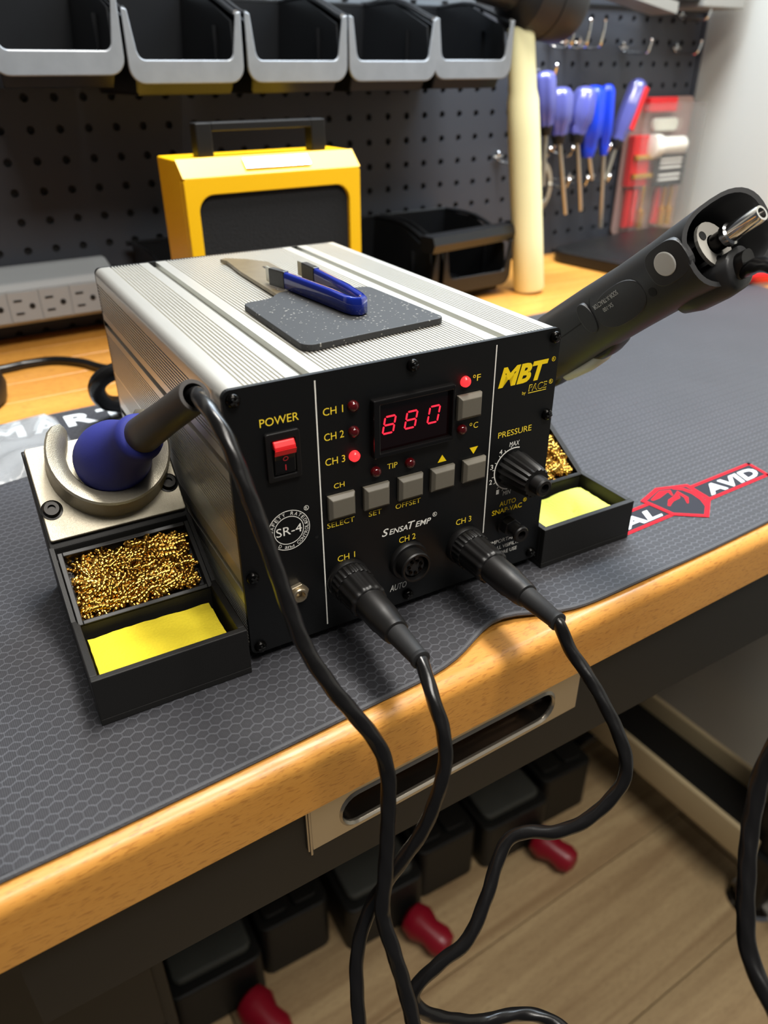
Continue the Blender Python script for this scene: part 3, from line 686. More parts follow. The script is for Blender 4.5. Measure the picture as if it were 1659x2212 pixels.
# ------------------------------------------------------------------ tool stands beside the station
def rotate_plate(s, n): # slope frame of the silver plate: s up the slope, n off the plate
    k = math.sqrt(.5)
    return (74 + s * k - n * k, 44 + s * k + n * k)
def make_stand(name, label, origin):
    t = thing(name, label, 'tool stand', origin, TH, 'tool stands beside the station')
    mb = MB()
    mb.box(-31.2, 31.2, 0, 42, 0, 3)
    mb.box(-31.2, 31.2, 0, 3, 3, 23); mb.box(-31.2, -28.2, 3, 42, 3, 23); mb.box(28.2, 31.2, 3, 42, 3, 23)
    mb.box(-28.2, 28.2, 38.6, 41, 3, 22.6)
    mb.build('sponge_tray', 'cast', t, bevel=.35)
    k = math.sqrt(.5)
    side = [(41, 0), (41, 16), (72, 35.5), (72, 41.5), (105, 74.2), (108, 74.2), (108, 0)]
    MB().prism(side, YZ, -31.2, 31.2).build('stand_body', 'cast', t, bevel=.6)
    for x in (-31.2, 29.4):
        MB().prism([(41, 15), (41, 23), (72, 42.3), (72, 35)], YZ, x, x + 1.8).build('side_cheek', 'cast', t)
    # wool tray lying on the slope
    a = math.atan2(19, 30); ca, sa = math.cos(a), math.sin(a)
    def slope(x, s, n): return (x, 41.2 + s * ca - n * sa, 16.2 + s * sa + n * ca)
    wt_ = MB()
    def sbox(x0, x1, s0, s1, n0, n1): wt_.hexa([slope(x, s, n) for n in (n0, n1) for x, s in ((x0, s0), (x1, s0), (x1, s1), (x0, s1))])
    sbox(-29, 29, 0.5, 35.8, 0.1, 1.2); sbox(-29, -26.8, .5, 35.8, 1.2, 7.2); sbox(26.8, 29, .5, 35.8, 1.2, 7.2); sbox(-26.8, 26.8, .5, 2.4, 1.2, 7.2); sbox(-26.8, 26.8, 33.8, 35.8, 1.2, 7.2)
    wt_.build('wool_tray', 'plast', t, bevel=.3)
    # silver plate with cup
    def PF(x, s, n): y, z = rotate_plate(s, n); return (x, y, z)
    pl = MB().loft([[PF(x, s, n) for x, s in rrect(-30, 30.2, -.5, 44, 1.2)] for n in (0, 2.6)]).build('holder_plate', 'silver', t, bevel=.4)
    path = [(3.0 + 22.0 * math.cos(math.radians(q)), 30 + 22.0 * math.sin(math.radians(q))) for q in range(134, 408, 8)]
    nP = len(path); loops = []
    for i, (x, s) in enumerate(path):
        x0, s0 = path[max(i - 1, 0)]; x1, s1 = path[min(i + 1, nP - 1)]; l = math.hypot(x1 - x0, s1 - s0); dx, ds = (x1 - x0) / l, (s1 - s0) / l
        ox, os_ = ds, -dx                                  # outward normal
        f_ = min(i, nP - 1 - i)
        shr = 0.45 if f_ == 0 else (0.85 if f_ == 1 else 1.0)
        hh = 16.5 - (2.5 if f_ == 0 else (.6 if f_ == 1 else 0))
        sec = [(-4.0, -1 if s < 43 else 3), (-4.2, hh - 7.0), (-3.0, hh - 3.4), (0.2, hh - 1.0), (3.4, hh), (4.3, hh - .8), (4.8, -1 if s < 43 else 3)]
        loops.append([PF(x + ox * a * shr * -1, s + os_ * a * shr * -1, n + 2.4) for a, n in [(-p, q) for p, q in sec]])
    MB().loft(loops).build('holder_cup', 'silver', t, smooth=True, angle=45)
    for x in (-25.8, 25.8):
        c0 = Vector(PF(x, 13.5, 2.6)); ax = Vector((0, -math.sqrt(.5), math.sqrt(.5)))
        sk = MB().lathe([(0, 4.6), (.4, 4.6), (.5, 3.7), (2.2, 3.6), (2.8, 3.1), (2.8, 1.7), (1.2, 1.6)], c0, ax, 24).build('socket_screw', 'screw', t, smooth=True)
    return t
def make_sponge(name, label, origin, mat, dents):
    mb = MB(); nx, ny = 20, 12; rnd = random.Random(3)
    V = []
    for i in range(nx + 1):
        for j in range(ny + 1):
            x = -27.0 + 52.2 * i / nx; y = 8.6 + 26.2 * j / ny
            z = 16.6 + rnd.uniform(-.25, .25) + (0.8 * math.sin(i * .5) if dents else .25 * math.sin(i * .3 + j))
            if dents: z -= 2.0 * math.exp(-((x - 6 - (y - 20) * .6) / 1.6) ** 2) * (1 if y < 26 else 0)
            V.append((x + rnd.uniform(-.1, .1), y + rnd.uniform(-.15, .15), z))
    mb.v = V; F = []
    for i in range(nx):
        for j in range(ny):
            a = i * (ny + 1) + j; F.append((a, a + ny + 1, a + ny + 2, a + 1))
    mb.f = F
    rim = [i * (ny + 1) for i in range(nx + 1)] + [nx * (ny + 1) + j for j in range(1, ny + 1)] + [i * (ny + 1) + ny for i in range(nx - 1, -1, -1)] + [j for j in range(ny - 1, 0, -1)]
    o = len(mb.v); mb.v += [(mb.v[q][0], mb.v[q][1], 3.2) for q in rim]
    n = len(rim)
    mb.f += [(rim[k], rim[(k + 1) % n], o + (k + 1) % n, o + k) for k in range(n)] + [tuple(o + k for k in range(n))]
    ob = mb.build(name, mat, None, smooth=True, angle=50, loc=origin, rotz=TH)
    return tag(ob, label, 'sponge', 'soldering sponges')
def make_wool(name, label, origin):
    rnd = random.Random(11); mb = MB()
    a = math.atan2(19, 30); ca, sa = math.cos(a), math.sin(a)
    def slope(x, s, n): return (x, 41.2 + s * ca - n * sa, 16.2 + s * sa + n * ca)
    def hgt(x, s): return 7.0 + 2.2 * math.sin(x * .13 + 1) * math.cos(s * .2) + 1.2 * math.sin(x * .33 + s * .41)
    for _ in range(500):
        x = rnd.uniform(-23.5, 23); s = rnd.uniform(5.5, 31)
        edge = min(1, (24.5 - abs(x)) / 5 + .2) * min(1, min(s - 3.5, 33 - s) / 5 + .3)
        base = 1.6 + (hgt(x, s) - 1.6) * edge * rnd.uniform(.55, 1.0)
        ang = rnd.gauss(.25, .7); L = rnd.uniform(5, 11); r = rnd.uniform(1.0, 1.9); turns = L / rnd.uniform(1.3, 1.9)
        n = int(turns * 7); ph = rnd.random() * 6; bend = rnd.uniform(-.08, .08); lp = []
        dx, ds = math.cos(ang), math.sin(ang)
        path = []
        for i in range(n + 1):
            q = i / n; u = (q - .5) * L; cxn = x + dx * u - ds * bend * u * u; csn = s + ds * u + dx * bend * u * u
            t = ph + q * turns * 2 * math.pi
            px = cxn - ds * r * math.cos(t); ps = csn + dx * r * math.cos(t); pn = base + r * math.sin(t) + .4 * math.sin(u)
            path.append((max(-26.2, min(26.2, px)), max(2.9, min(33.4, ps)), max(1.5, pn)))
        W_ = .48
        o = len(mb.v)
        for i, (px, ps, pn) in enumerate(path):
            mb.v.append(slope(px - dx * W_, ps - ds * W_, pn)); mb.v.append(slope(px + dx * W_, ps + ds * W_, pn + .08))
        for i in range(n): mb.f.append((o + 2 * i, o + 2 * i + 1, o + 2 * i + 3, o + 2 * i + 2))
    t = thing(name, label, 'brass wool', origin, TH, 'brass wool pads')
    me = mb.build('curled_strands', 'brass', t, smooth=True, angle=80); me['kind'] = 'stuff'
    core = MB(); nx, ny = 26, 16; V = []
    for i in range(nx + 1):
        for j in range(ny + 1):
            x = -24.5 + 48.5 * i / nx; s = 4.2 + 28.6 * j / ny
            e_ = min(1, (24.8 - abs(x)) / 5) * min(1, min(s - 4, 33.2 - s) / 5)
            V.append(slope(x, s, 1.4 + max(0, e_) * (hgt(x, s) - 3.4) * rnd.uniform(.8, 1.1)))
    core.v = V; core.f = [(i * (ny + 1) + j, (i + 1) * (ny + 1) + j, (i + 1) * (ny + 1) + j + 1, i * (ny + 1) + j + 1) for i in range(nx) for j in range(ny)]
    core.build('wool_core', 'brass_dark', t, smooth=True)
    return t
OL = loc2w(-33.3, -4.2, -5.4); OR = loc2w(185.6, -4.6, -5.4)
make_stand('tool_stand', 'black tool stand with silver holder cup, left of the station, holding the blue iron', OL)
make_stand('tool_stand', 'black tool stand right of the station, mostly hidden behind its panel', OR).scale = (.98, 1, 1)
make_sponge('sponge', 'bright yellow rectangular sponge in the left stand tray', OL, 'sponge', False)
make_sponge('sponge', 'creased yellow sponge in the right stand tray, light painted in as paler yellow', OR, 'sponge2', True)
w1 = make_wool('brass_wool', 'curly golden brass wool pad in the left stand', OL)
w2 = copy_tree(w1); w2.location = tuple(c * S for c in OR); w2['label'] = 'golden brass wool pad in the right stand, half hidden by the panel'

# ------------------------------------------------------------------ soldering iron
IB, IE = Vector((-24.4, 79.3, 76.8)), Vector((-5.9, 10.4, 124.5))
iax = (IE - IB).normalized(); IL = (IE - IB).length
it = thing('soldering_iron', 'soldering iron with blue foam grip and grey handle resting in the left stand', 'soldering iron', tuple(IB))
MB().lathe([(-18, 6), (-16, 9), (-12.5, 13.2), (-7, 15.8), (-1, 16.4), (5, 15.6), (11, 13.6), (17, 11.7), (23, 10.5), (28, 10.2), (31, 10.2), (33.5, 9.6), (35, 8.0)], (0, 0, 0), iax, 40).build('foam_grip', 'grip', it, smooth=True, angle=70)
MB().lathe([(28, 7.6), (34, 7.7), (60, 6.7), (IL - 1, 6.4), (IL, 6.0), (IL, 4.6), (IL - 14, 4.4)], (0, 0, 0), iax, 36).build('handle_sleeve', 'sleeve', it, smooth=True)
ipath = [tuple(IE - iax * 16), (-5.6, 11.3, 124.2), (-6.3, 4.1, 125.3), (-7.0, -7.4, 124.6), (-6.1, -17.6, 118.0), (-5.1, -27.4, 104.5), (-3.4, -36.6, 86.8), (-2.0, -46.6, 67.1), (-0.3, -55.1, 51.8), (4.8, -64.6, 37.3), (11.1, -72.5, 24.9), (15.4, -77.9, 14.4), (16.2, -82.1, 2.4), (12.1, -88.3, -13.7), (7.1, -94.5, -29.3), (3.0, -98.6, -40.1), (1.9, -100.8, -46.3), (1.9, -107.2, -56.4), (2.2, -113.6, -68.3), (1.4, -122.1, -83.1), (-0.8, -129.3, -97.3), (-2, -138, -130)]
MB().tube([tuple(Vector(p) - IB) for p in ipath], 2.95, n=18, sub=8, lobes=3, twist=.5, lobe=.045).build('cord', 'cable', it, smooth=True, angle=80)

# ------------------------------------------------------------------ desoldering handpiece
GB = Vector((199.3, 52.7, 80.7)); GA = Vector((-.0147, -.774, .633)).normalized()
GN = Vector((-.9671, -.1499, -.2057)); GN = (GN - GA * GN.dot(GA)).normalized(); GT = GA.cross(GN)
gt = thing('desoldering_gun', 'black desoldering handpiece leaning out of the right stand with chrome rear tube', 'desoldering tool', tuple(GB))
def GP(s, t, n): return GA * s + GT * t + GN * n
def gsec(s, tc, ht, hn, e=2.6, n=36, shear=0.0, nsh=0.0):
    L = []
    for k in range(n):
        a = 2 * math.pi * k / n; c, si = math.cos(a), math.sin(a)
        x = math.copysign(abs(c) ** (2 / e), c); y = math.copysign(abs(si) ** (2 / e), si)
        t = tc + ht * x; L.append(GP(s - shear * (t - tc) - nsh * hn * y, t, hn * y))
    return L
body = [gsec(-24, -2, 5, 5), gsec(-20, -2, 9, 9), gsec(-8, -2.5, 13, 12.5), (gsec(6, -3, 15.5, 14)), gsec(30, -4, 16.8, 14.4), gsec(60, -3.6, 16.0, 14.4), gsec(85, -2.6, 15.4, 14.5), gsec(110, -2, 15.6, 14.8), gsec(120, -1.8, 16.0, 15.0, nsh=.35), gsec(135, -1.2, 16.6, 15.4, shear=.1, nsh=.62)]
inner = [gsec(135, -1.2, 15.0, 13.8, shear=.1, nsh=.62), gsec(122, -1.6, 14.4, 13.2, nsh=.4), gsec(113, -2, 13.6, 12.8, nsh=.1)]
MB().loft(body + inner, cap1=True).build('housing', 'gun', gt, smooth=True, angle=50)
MB().loft([gsec(113.6, -2, 13.3, 12.4, nsh=.1), gsec(114.2, -2, 13.2, 12.3, nsh=.1)]).build('bulkhead', 'dark', gt)
dsk = MB().ring([(10 * math.cos(a), 9.0 * math.sin(a)) for a in (2 * math.pi * k / 24 for k in range(24))], [(4.2 * math.cos(a), 4.2 * math.sin(a)) for a in (2 * math.pi * k / 24 for k in range(24))], lambda a, b, h: tuple(GP(h, -2 + a, b)), 127, 128.6).build('tube_seat', 'ceramic', gt)
for k in range(3):
    a = 2 * math.pi * k / 3 + .4
    MB().lathe([(128.5, 1.9), (128.9, 1.9)], GT * (-2 + 6.9 * math.cos(a)) + GN * (6.4 * math.sin(a)), GA, 12).build('seat_slot', 'dark', dsk)
MB().lathe([(112, 3.6), (134, 3.6), (134.2, 4.4), (136.8, 4.6), (137.4, 3.7), (150, 3.3), (151, 3.0), (151, 2.1), (146, 2.0)], GT * -2, GA, 28).build('rear_tube', 'chrome', gt, smooth=True)
MB().lathe([(112, 3.7), (133.9, 3.75)], GT * -2, GA, 24).build('tube_sleeve', 'screw', gt, smooth=True)
# lower rear bulge where the cord leaves
MB().loft([gsec(100, 9, 3, 4), gsec(104, 10, 6.5, 7.5), gsec(112, 11.0, 8.0, 9.0), gsec(124, 11.6, 8.2, 9.4), gsec(132, 11.4, 8.0, 9.2, shear=.3), gsec(133, 11.4, 6.8, 8.0, shear=.3)]).build('cord_boss', 'gun', gt, smooth=True, angle=60)
MB().loft([gsec(131, 11.0, 5.4, 5.4, shear=.3), gsec(137, 10.8, 4.4, 4.4, shear=.3)]).build('cord_collar', 'plast', gt, smooth=True)
# side button with its pad
def side_patch(sc_, tc, rs, rt, n0, n1, name, mat, e=2.0, par=gt):
    L = []
    for n_ in (n0, n1):
        L.append([tuple(GP(sc_ + rs * math.copysign(abs(math.cos(a)) ** (2 / e), math.cos(a)), tc + rt * math.copysign(abs(math.sin(a)) ** (2 / e), math.sin(a)), n_)) for a in (2 * math.pi * k / 32 for k in range(32))])
    return MB().loft(L).build(name, mat, par, bevel=.4)
pad = side_patch(117, -6.2, 10, 8.2, 11.5, 15.3, 'button_pad', 'gun', 3.0)
side_patch(116.4, -6.5, 4.9, 5.0, 15.0, 16.0, 'side_button', 'disc', 2.0, pad)
side_patch(86, -3.0, 15, 8.6, 11.8, 14.75, 'name_plate', 'gun', 2.4)
side_patch(66, -6, 4.2, 7.6, 11.0, 14.85, 'latch', 'gun', 2.2)
MB().lathe([(14.2, 2.0), (14.75, 2.0)], GP(103.8, 0.3, 0), GN, 16).build('screw_hole', 'dark', gt)
MB().tube([GP(20, -5.4, 14.05), GP(40, -5.6, 14.15), GP(62, -5.8, 14.3)], .3, n=6).build('seam', 'dark', gt)
MB().tube([GP(70, -6.5, 14.3), GP(71, -12, 12.9), GP(75, -16, 9.0), GP(77, -18, 4.4)], .35, n=6).build('seam', 'dark', gt)
def gtext(s, s0, s1, tlo, thi):
    text(s, GP(s1, tlo, 14.95), GP(s0, tlo, 14.95) - GP(s1, tlo, 14.95), GP(s1, thi, 14.95) - GP(s1, tlo, 14.95), 'gun_print', gt)
gtext('SODR-X-TRACTOR', 72.8, 88.8, -9.4, -7.3); gtext('SX-100', 76.9, 83.2, -5.9, -4.0)
trg = MB().loft([gsec(s_, 12.2 + b_, 3.2, h_) for s_, b_, h_ in ((21, -1.6, 4.5), (25, .2, 7.2), (40, 1.4, 7.6), (48, 1.0, 7.2), (52, -.6, 4.5))]).build('trigger', 'cream', gt, smooth=True)
MB().loft([gsec(s_, 11.4 + b_, 3.0, 7.4) for s_, b_ in ((49, -1.2), (52, .6), (58, .8), (63, -.4), (66, -2.4))]).build('trigger_stop', 'plast', gt, smooth=True)
MB().loft([gsec(s_, 11.0 + b_, 3.0, 7.4) for s_, b_ in ((6, -3), (12, .4), (18, .8), (23, -1.2))]).build('trigger_stop', 'plast', gt, smooth=True)
gpath = [tuple(GB + GP(120, 11, 0)), (201.5, -47.0, 152.0), (199.6, -58.7, 155.0), (194.4, -68.1, 159.9), (184.8, -83.5, 160.9), (172.5, -104.9, 149.6), (161.6, -123.6, 125.0), (145.9, -144.4, 87.0), (129.3, -157.5, 55.3), (119.8, -160.6, 31.7), (114.4, -161.5, 19.9), (106.8, -166.7, 5.4), (101.9, -171.1, -2.8), (95.3, -177.9, -13.9), (90.8, -183.7, -22.4), (88.4, -189.3, -27.7), (86.9, -197.3, -32.6), (86.0, -205.8, -39.2), (86, -215, -52)]
MB().tube([tuple(Vector(p) - GB) for p in gpath], 2.95, n=18, sub=8, lobes=3, twist=.5, lobe=.045).build('cord', 'cable', gt, smooth=True, angle=80)

# ------------------------------------------------------------------ things on top of the station
TZ = H
def top_loc(x, y, z=0.0): return loc2w(x, y, TZ + z)
pad_o = top_loc(78, 60)
pt = thing('flat_tool_pad', 'dark rubber pad with a pointed steel blade lying on the station top', 'tool pad', pad_o, TH)
pp = []
for cx_, cy_, r_, a0 in ((47.6, 28.6, 5, 180), (109, 33.2, 4, 270), (106.5, 92, 4, 0)): pp += arc(cx_, cy_, r_, a0, a0 + 90, 5)
pp += [(95, 97), (88, 99.5)] + [(84, 103), (76, 108), (66.5, 106.5), (63.0, 103.5), (60.5, 100.2), (56, 97.8), (51, 97.0)] + arc(48.5, 92, 5, 100, 180, 4)
MB().prism([(a - 78, b - 60) for a, b in pp], XY, 0.1, 2.9).build('rubber_pad', 'dusty_rubber', pt, bevel=.35)
bl = [(64.6, 104.8), (84, 103.2), (88.5, 140), (88.8, 176), (80, 190), (70.5, 198), (66.5, 196), (68.5, 190), (66.0, 160)]
MB().prism([(a - 78, b - 60) for a, b in bl], XY, .5, 2.4).build('steel_blade', 'blade', pt, bevel=.3)
MB().prism([(a - 78, b - 60) for a, b in ((80, 152), (81.2, 152), (82, 166), (80.8, 166))], XY, 2.38, 2.46).build('blade_slot', 'dark', pt)

TWO = Vector((86.0, 55.0))                                # bend of the tweezers (station coordinates)
tw = thing('tweezers', 'blue vinyl handled tweezers with black sleeves standing on edge on the rubber pad', 'tweezers', top_loc(86, 55, 3), TH)
def limb(pts, th, z0, z1):
    n = len(pts); L = []; Rr = []
    for i, p in enumerate(pts):
        a = pts[max(i - 1, 0)]; b = pts[min(i + 1, n - 1)]; dx, dy = b[0] - a[0], b[1] - a[1]; l = math.hypot(dx, dy)
        L.append((p[0] - dy / l * th, p[1] + dx / l * th)); Rr.append((p[0] + dy / l * th, p[1] - dx / l * th))
    return [(a - 86, b - 55) for a, b in L + Rr[::-1]], z0, z1
armL = [(72.1, 110.4), (74.4, 90), (76.8, 70), (78.2, 57)]
bend_ = [(79.4, 52.4), (82.0, 50.4), (84.6, 52.0)]
armR = [(85.8, 57), (87.0, 72), (87.9, 90), (88.6, 110.5)]
whole = armL + bend_ + armR
mb = MB()
n = len(whole); loops = []
for i, p in enumerate(whole):
    a = whole[max(i - 1, 0)]; b = whole[min(i + 1, n - 1)]; dx, dy = b[0] - a[0], b[1] - a[1]; l = math.hypot(dx, dy); nx_, ny_ = -dy / l, dx / l
    hh = 8.2 if i < 3 or i > n - 4 else 7.8
    sec = [(-1.5, .6), (-1.0, .1), (1.0, .1), (1.5, .6), (1.5, hh - .7), (.9, hh), (-.9, hh), (-1.5, hh - .7)]
    loops.append([(p[0] + nx_ * q - 86, p[1] + ny_ * q - 55, z) for q, z in sec])
mb.loft(loops).build('vinyl_handle', 'tweezer_blue', tw, smooth=True, angle=50)
for p0, p1, p2 in (((72.15, 110.0), (69.0, 122), (69.4, 129)), ((88.6, 110.1), (88.5, 125), (88.3, 132))):
    for nm, A, B, th, z0, z1, mt_ in (('heat_shrink_sleeve', p0, p1, 1.8, .1, 8.6, 'shrink'), ('metal_end', p1, p2, .55, .8, 8.0, 'steel')):
        dx, dy = B[0] - A[0], B[1] - A[1]; l = math.hypot(dx, dy); nx_, ny_ = -dy / l * th, dx / l * th
        P = [(A[0] + nx_ - 86, A[1] + ny_ - 55), (A[0] - nx_ - 86, A[1] - ny_ - 55), (B[0] - nx_ - 86, B[1] - ny_ - 55), (B[0] + nx_ - 86, B[1] + ny_ - 55)]
        MB().prism(P, XY, z0, z1).build(nm, mt_, tw, bevel=.5 if th > 1 else 0)

# ------------------------------------------------------------------ hanging bins
def make_bin(name, label, origin, rotz=0.0, group=None):
    t = thing(name, label, 'storage bin', origin, rotz, group)
    # local: x across, y 0 at the back and -130 at the lip, z 0..73
    HW = 46.5
    def xw(z): return 40.0 + 6.0 * z / 73
    side = [(-4, 2), (-4, 73), (-62, 73), (-120, 52), (-127, 24), (-116, 2)]
    for sgn in (-1, 1):
        out = [(sgn * xw(z), y, z) for y, z in side]; inn_ = [(sgn * (xw(z) - 2), y, z) for y, z in side]
        MB().loft([out, inn_]).build('side_wall', 'bin', t)
    MB().hexa([(-40, -116, 0), (40, -116, 0), (40, -4, 0), (-40, -4, 0), (-40, -116, 2.2), (40, -116, 2.2), (40, -4, 2.2), (-40, -4, 2.2)]).build('bottom', 'bin', t, bevel=.8)
    MB().hexa([(-40, -6, 2), (40, -6, 2), (40, -4, 2), (-40, -4, 2), (-46, -6, 73), (46, -6, 73), (46, -4, 73), (-46, -4, 73)]).build('back_wall', 'bin', t)
    def ff(a, b, h): return (a, -126 + h - (b - 8) * .04, b)
    MB().hexa([(-39, -116, 1), (39, -116, 1), (39, -114, 1), (-39, -114, 1), (-41, -127, 22), (41, -127, 22), (41, -125, 22), (-41, -125, 22)]).build('lip_wall', 'bin', t)
    # flared front frame: U-shaped band
    o_ = [(-HW - 1, 58), (-HW - 1, 20)] + arc(-HW + 11, 20, 12, 180, 270, 6)[1:] + arc(HW - 11, 20, 12, 270, 360, 6) + [(HW + 1, 58)]
    i_ = [(-HW + 3, 57), (-HW + 6.5, 31)] + arc(-HW + 13, 30.5, 6, 190, 270, 6)[1:] + arc(HW - 13, 30.5, 6, 270, 350, 6) + [(HW - 3, 57)]
    mb = MB(); n_ = min(len(o_), len(i_)); o_ = o_[:n_ - 1] + [o_[-1]]; i_ = i_[:n_ - 1] + [i_[-1]]
    L = [[ff(a, b, h) for a, b in P] for P, h in ((o_, -3), (i_, -3), (i_, 0), (o_, 0))]
    oo = 0
    for l in L: mb.v += l
    for k in range(4):
        a, b = k * n_, ((k + 1) % 4) * n_
        for q in range(n_ - 1): mb.f.append((a + q, a + q + 1, b + q + 1, b + q))
    mb.f += [(0, n_, 2 * n_, 3 * n_), (n_ - 1, 4 * n_ - 1, 3 * n_ - 1, 2 * n_ - 1)]
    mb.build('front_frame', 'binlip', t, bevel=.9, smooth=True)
    rim = [(-45, -128, 57), (-46, -119, 58), (-46.3, -64, 74.2), (-46.3, -8, 74.5), (-44, -4, 74.5), (44, -4, 74.5), (46.3, -8, 74.5), (46.3, -64, 74.2), (46, -119, 58), (45, -128, 57)]
    MB().tube(rim, 2.3, n=8, sub=4).build('rim', 'bin', t, smooth=True)
    MB().box(xw(30) - 4.5, xw(30) - 1.2, -92, -90, 4, 50).build('divider_slot', 'bin', t)
    return t
ups = [(62, 216, 'topmost left bin cut by the frame edge, lip higher than the rest'), (159.5, 208, None), (258.3, 208, None), (355.5, 208, None), (448.5, 209, None)]
ords = ['leftmost black bin of the upper row, its lip slightly higher than the others', 'second black bin from the left in the upper row', 'middle black bin of the five in the upper row', 'fourth black bin from the left in the upper row', 'rightmost black bin of the upper row beside the mallet']
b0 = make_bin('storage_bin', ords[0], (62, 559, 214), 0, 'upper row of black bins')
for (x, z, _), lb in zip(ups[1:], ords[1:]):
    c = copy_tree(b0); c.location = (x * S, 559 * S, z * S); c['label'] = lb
for x, y, lb, rz in ((170, 556, 'lower black bin behind the left side of the yellow speaker', 0.0), (364, 556, 'lower black bin on the bench right of the yellow speaker', 0.0), (466, 556, 'lower black bin on the bench beside the mallet handle', 0.0)):
    c = copy_tree(b0); c.location = (x * S, y * S, 3.2 * S); c.rotation_euler = (0, 0, rz); c['label'] = lb; c['group'] = 'lower black bins on the bench'
    for ch in c.children:
        if ch.name.startswith('front_frame'):
            ch.material_slots[0].link = 'OBJECT'; ch.material_slots[0].material = M['bin']  # lower frames stay plain black, without the painted sheen of the upper lips
rl = thing('bin_rail', 'grey steel rail on the pegboard carrying the upper bins', 'rail', (120, 559, 284))
MB().prism([(-2, 0), (4, 0), (4, 22), (-4, 22), (-5, 20), (-5, 16), (-2, 14)], YZ, -520, 428).build('rail_body', 'rail', rl)
for k in range(22): MB().box(-500 + k * 42, -494 + k * 42, -4.5, -1, 2, 6).build('rail_tab', 'bin', rl)
# ridged black bar lying on the right lower bin
br = thing('ridged_bar', 'black ridged plastic bar lying across the lower bin beside the mallet', 'bar', (470, 432, 60), 0.12)
MB().prism([(-9, 0), (9, 0), (11, 8), (9, 16), (-9, 16), (-12, 8)], YZ, -78, 66).build('bar_body', 'bin', br, smooth=True)
for z in (2, 7.5, 13): MB().prism(rrect(-13, 12, z, z + 4, 1.8), YZ, 52, 80).build('bar_ridge', 'bin', br, smooth=True)

# ------------------------------------------------------------------ yellow speaker
sp = thing('speaker', 'bright yellow metal speaker box with black front grille and black carrying handle', 'speaker', (199.5, 393, 0.2))
MB().prism([(-21, 0), (-21, 154), (-14, 166), (29, 166), (29, 0)], YZ, -78.5, 78.5).build('housing', 'yspk', sp, bevel=1.4, seg=3)
ii = rrect(-68, 67.5, 14, 141, 13, 8); oo = ray_rect(-78.5, 78.5, 0, 154, -.5, 76, ii)
MB().ring(oo, ii, XZ, -28, -21).build('front_frame', 'yspk', sp, bevel=.8)
MB().prism([(-28, 154), (-14.6, 166.4), (-13.6, 164), (-21, 153.8)], YZ, -78.5, 78.5).build('sloped_top', 'yspk', sp)
MB().prism(rrect(-69, 68.5, 13, 142, 13, 8), XZ, -24, -21.2).build('grille', 'grille', sp)
hd = MB(); hd.box(-56, -43, -6, 7, 166, 190); hd.box(45, 58, -6, 7, 166, 190); hd.box(-43, 45, -6, 7, 184, 190)
hd.build('carrying_handle', 'plast', sp, bevel=.8)
MB().hexa([(-25, -25.0, 157.0), (33, -25.0, 157.0), (33, -17.6, 163.8), (-25, -17.6, 163.8), (-25, -26.2, 158.2), (33, -26.2, 158.2), (33, -18.8, 165.0), (-25, -18.8, 165.0)]).build('badge', 'chrome', sp, bevel=.3)

# ------------------------------------------------------------------ power strip
ps = thing('power_strip', 'long grey power strip mounted low on the pegboard at the left', 'power strip', (-120, 562, 22))
MB().prism([(0, 0), (-38, 0), (-42, 3), (-42, 32), (-38, 38), (-12, 46), (0, 46)], YZ, -330, 216).build('strip_body', 'strip', ps, bevel=1.5)
for k in range(13):
    x = 184 - k * 27.2
    oc = MB().box(x - 13, x + 13, -43.2, -41.8, 4, 31).build('outlet', 'strip', ps, bevel=.4)
    for z in (11.5, 23): MB().box(x - 8.5, x - 1.5, -43.6, -43.1, z - .9, z + .9).build('blade_slot', 'dark', oc)
    MB().lathe([(0, 2.6), (.5, 2.6)], (x + 6.5, -43.1, 17.2), (0, -1, 0), 14).build('ground_hole', 'dark', oc)

# ------------------------------------------------------------------ mallet leaning on the pegboard
ml = thing('mallet', 'mallet with ivory handle standing head up against the pegboard', 'mallet', (540, 421, .3))
hax = Vector((-24, 20, 252)).normalized()
MB().lathe([(0, 16.2), (3, 17.6), (60, 17.6), (160, 17.2), (196, 16.6), (206, 14.6), (258, 14.0), (262, 13)], (0, 0, 2), hax, 32).build('handle', 'handle', ml, smooth=True)
hc = hax * 296
hx_ = Vector((1, 0, -.16)).normalized()
MB().lathe([(-52, 18), (-49, 20), (-10, 21), (-3, 34), (2, 38), (40, 38), (60, 37), (66, 34)], hc, hx_, 40).build('head', 'blackrub', ml, smooth=True)
MB().lathe([(30, 38.7), (33, 38.7)], hc, hx_, 40).build('head_band', 'blackrub', ml, smooth=True)

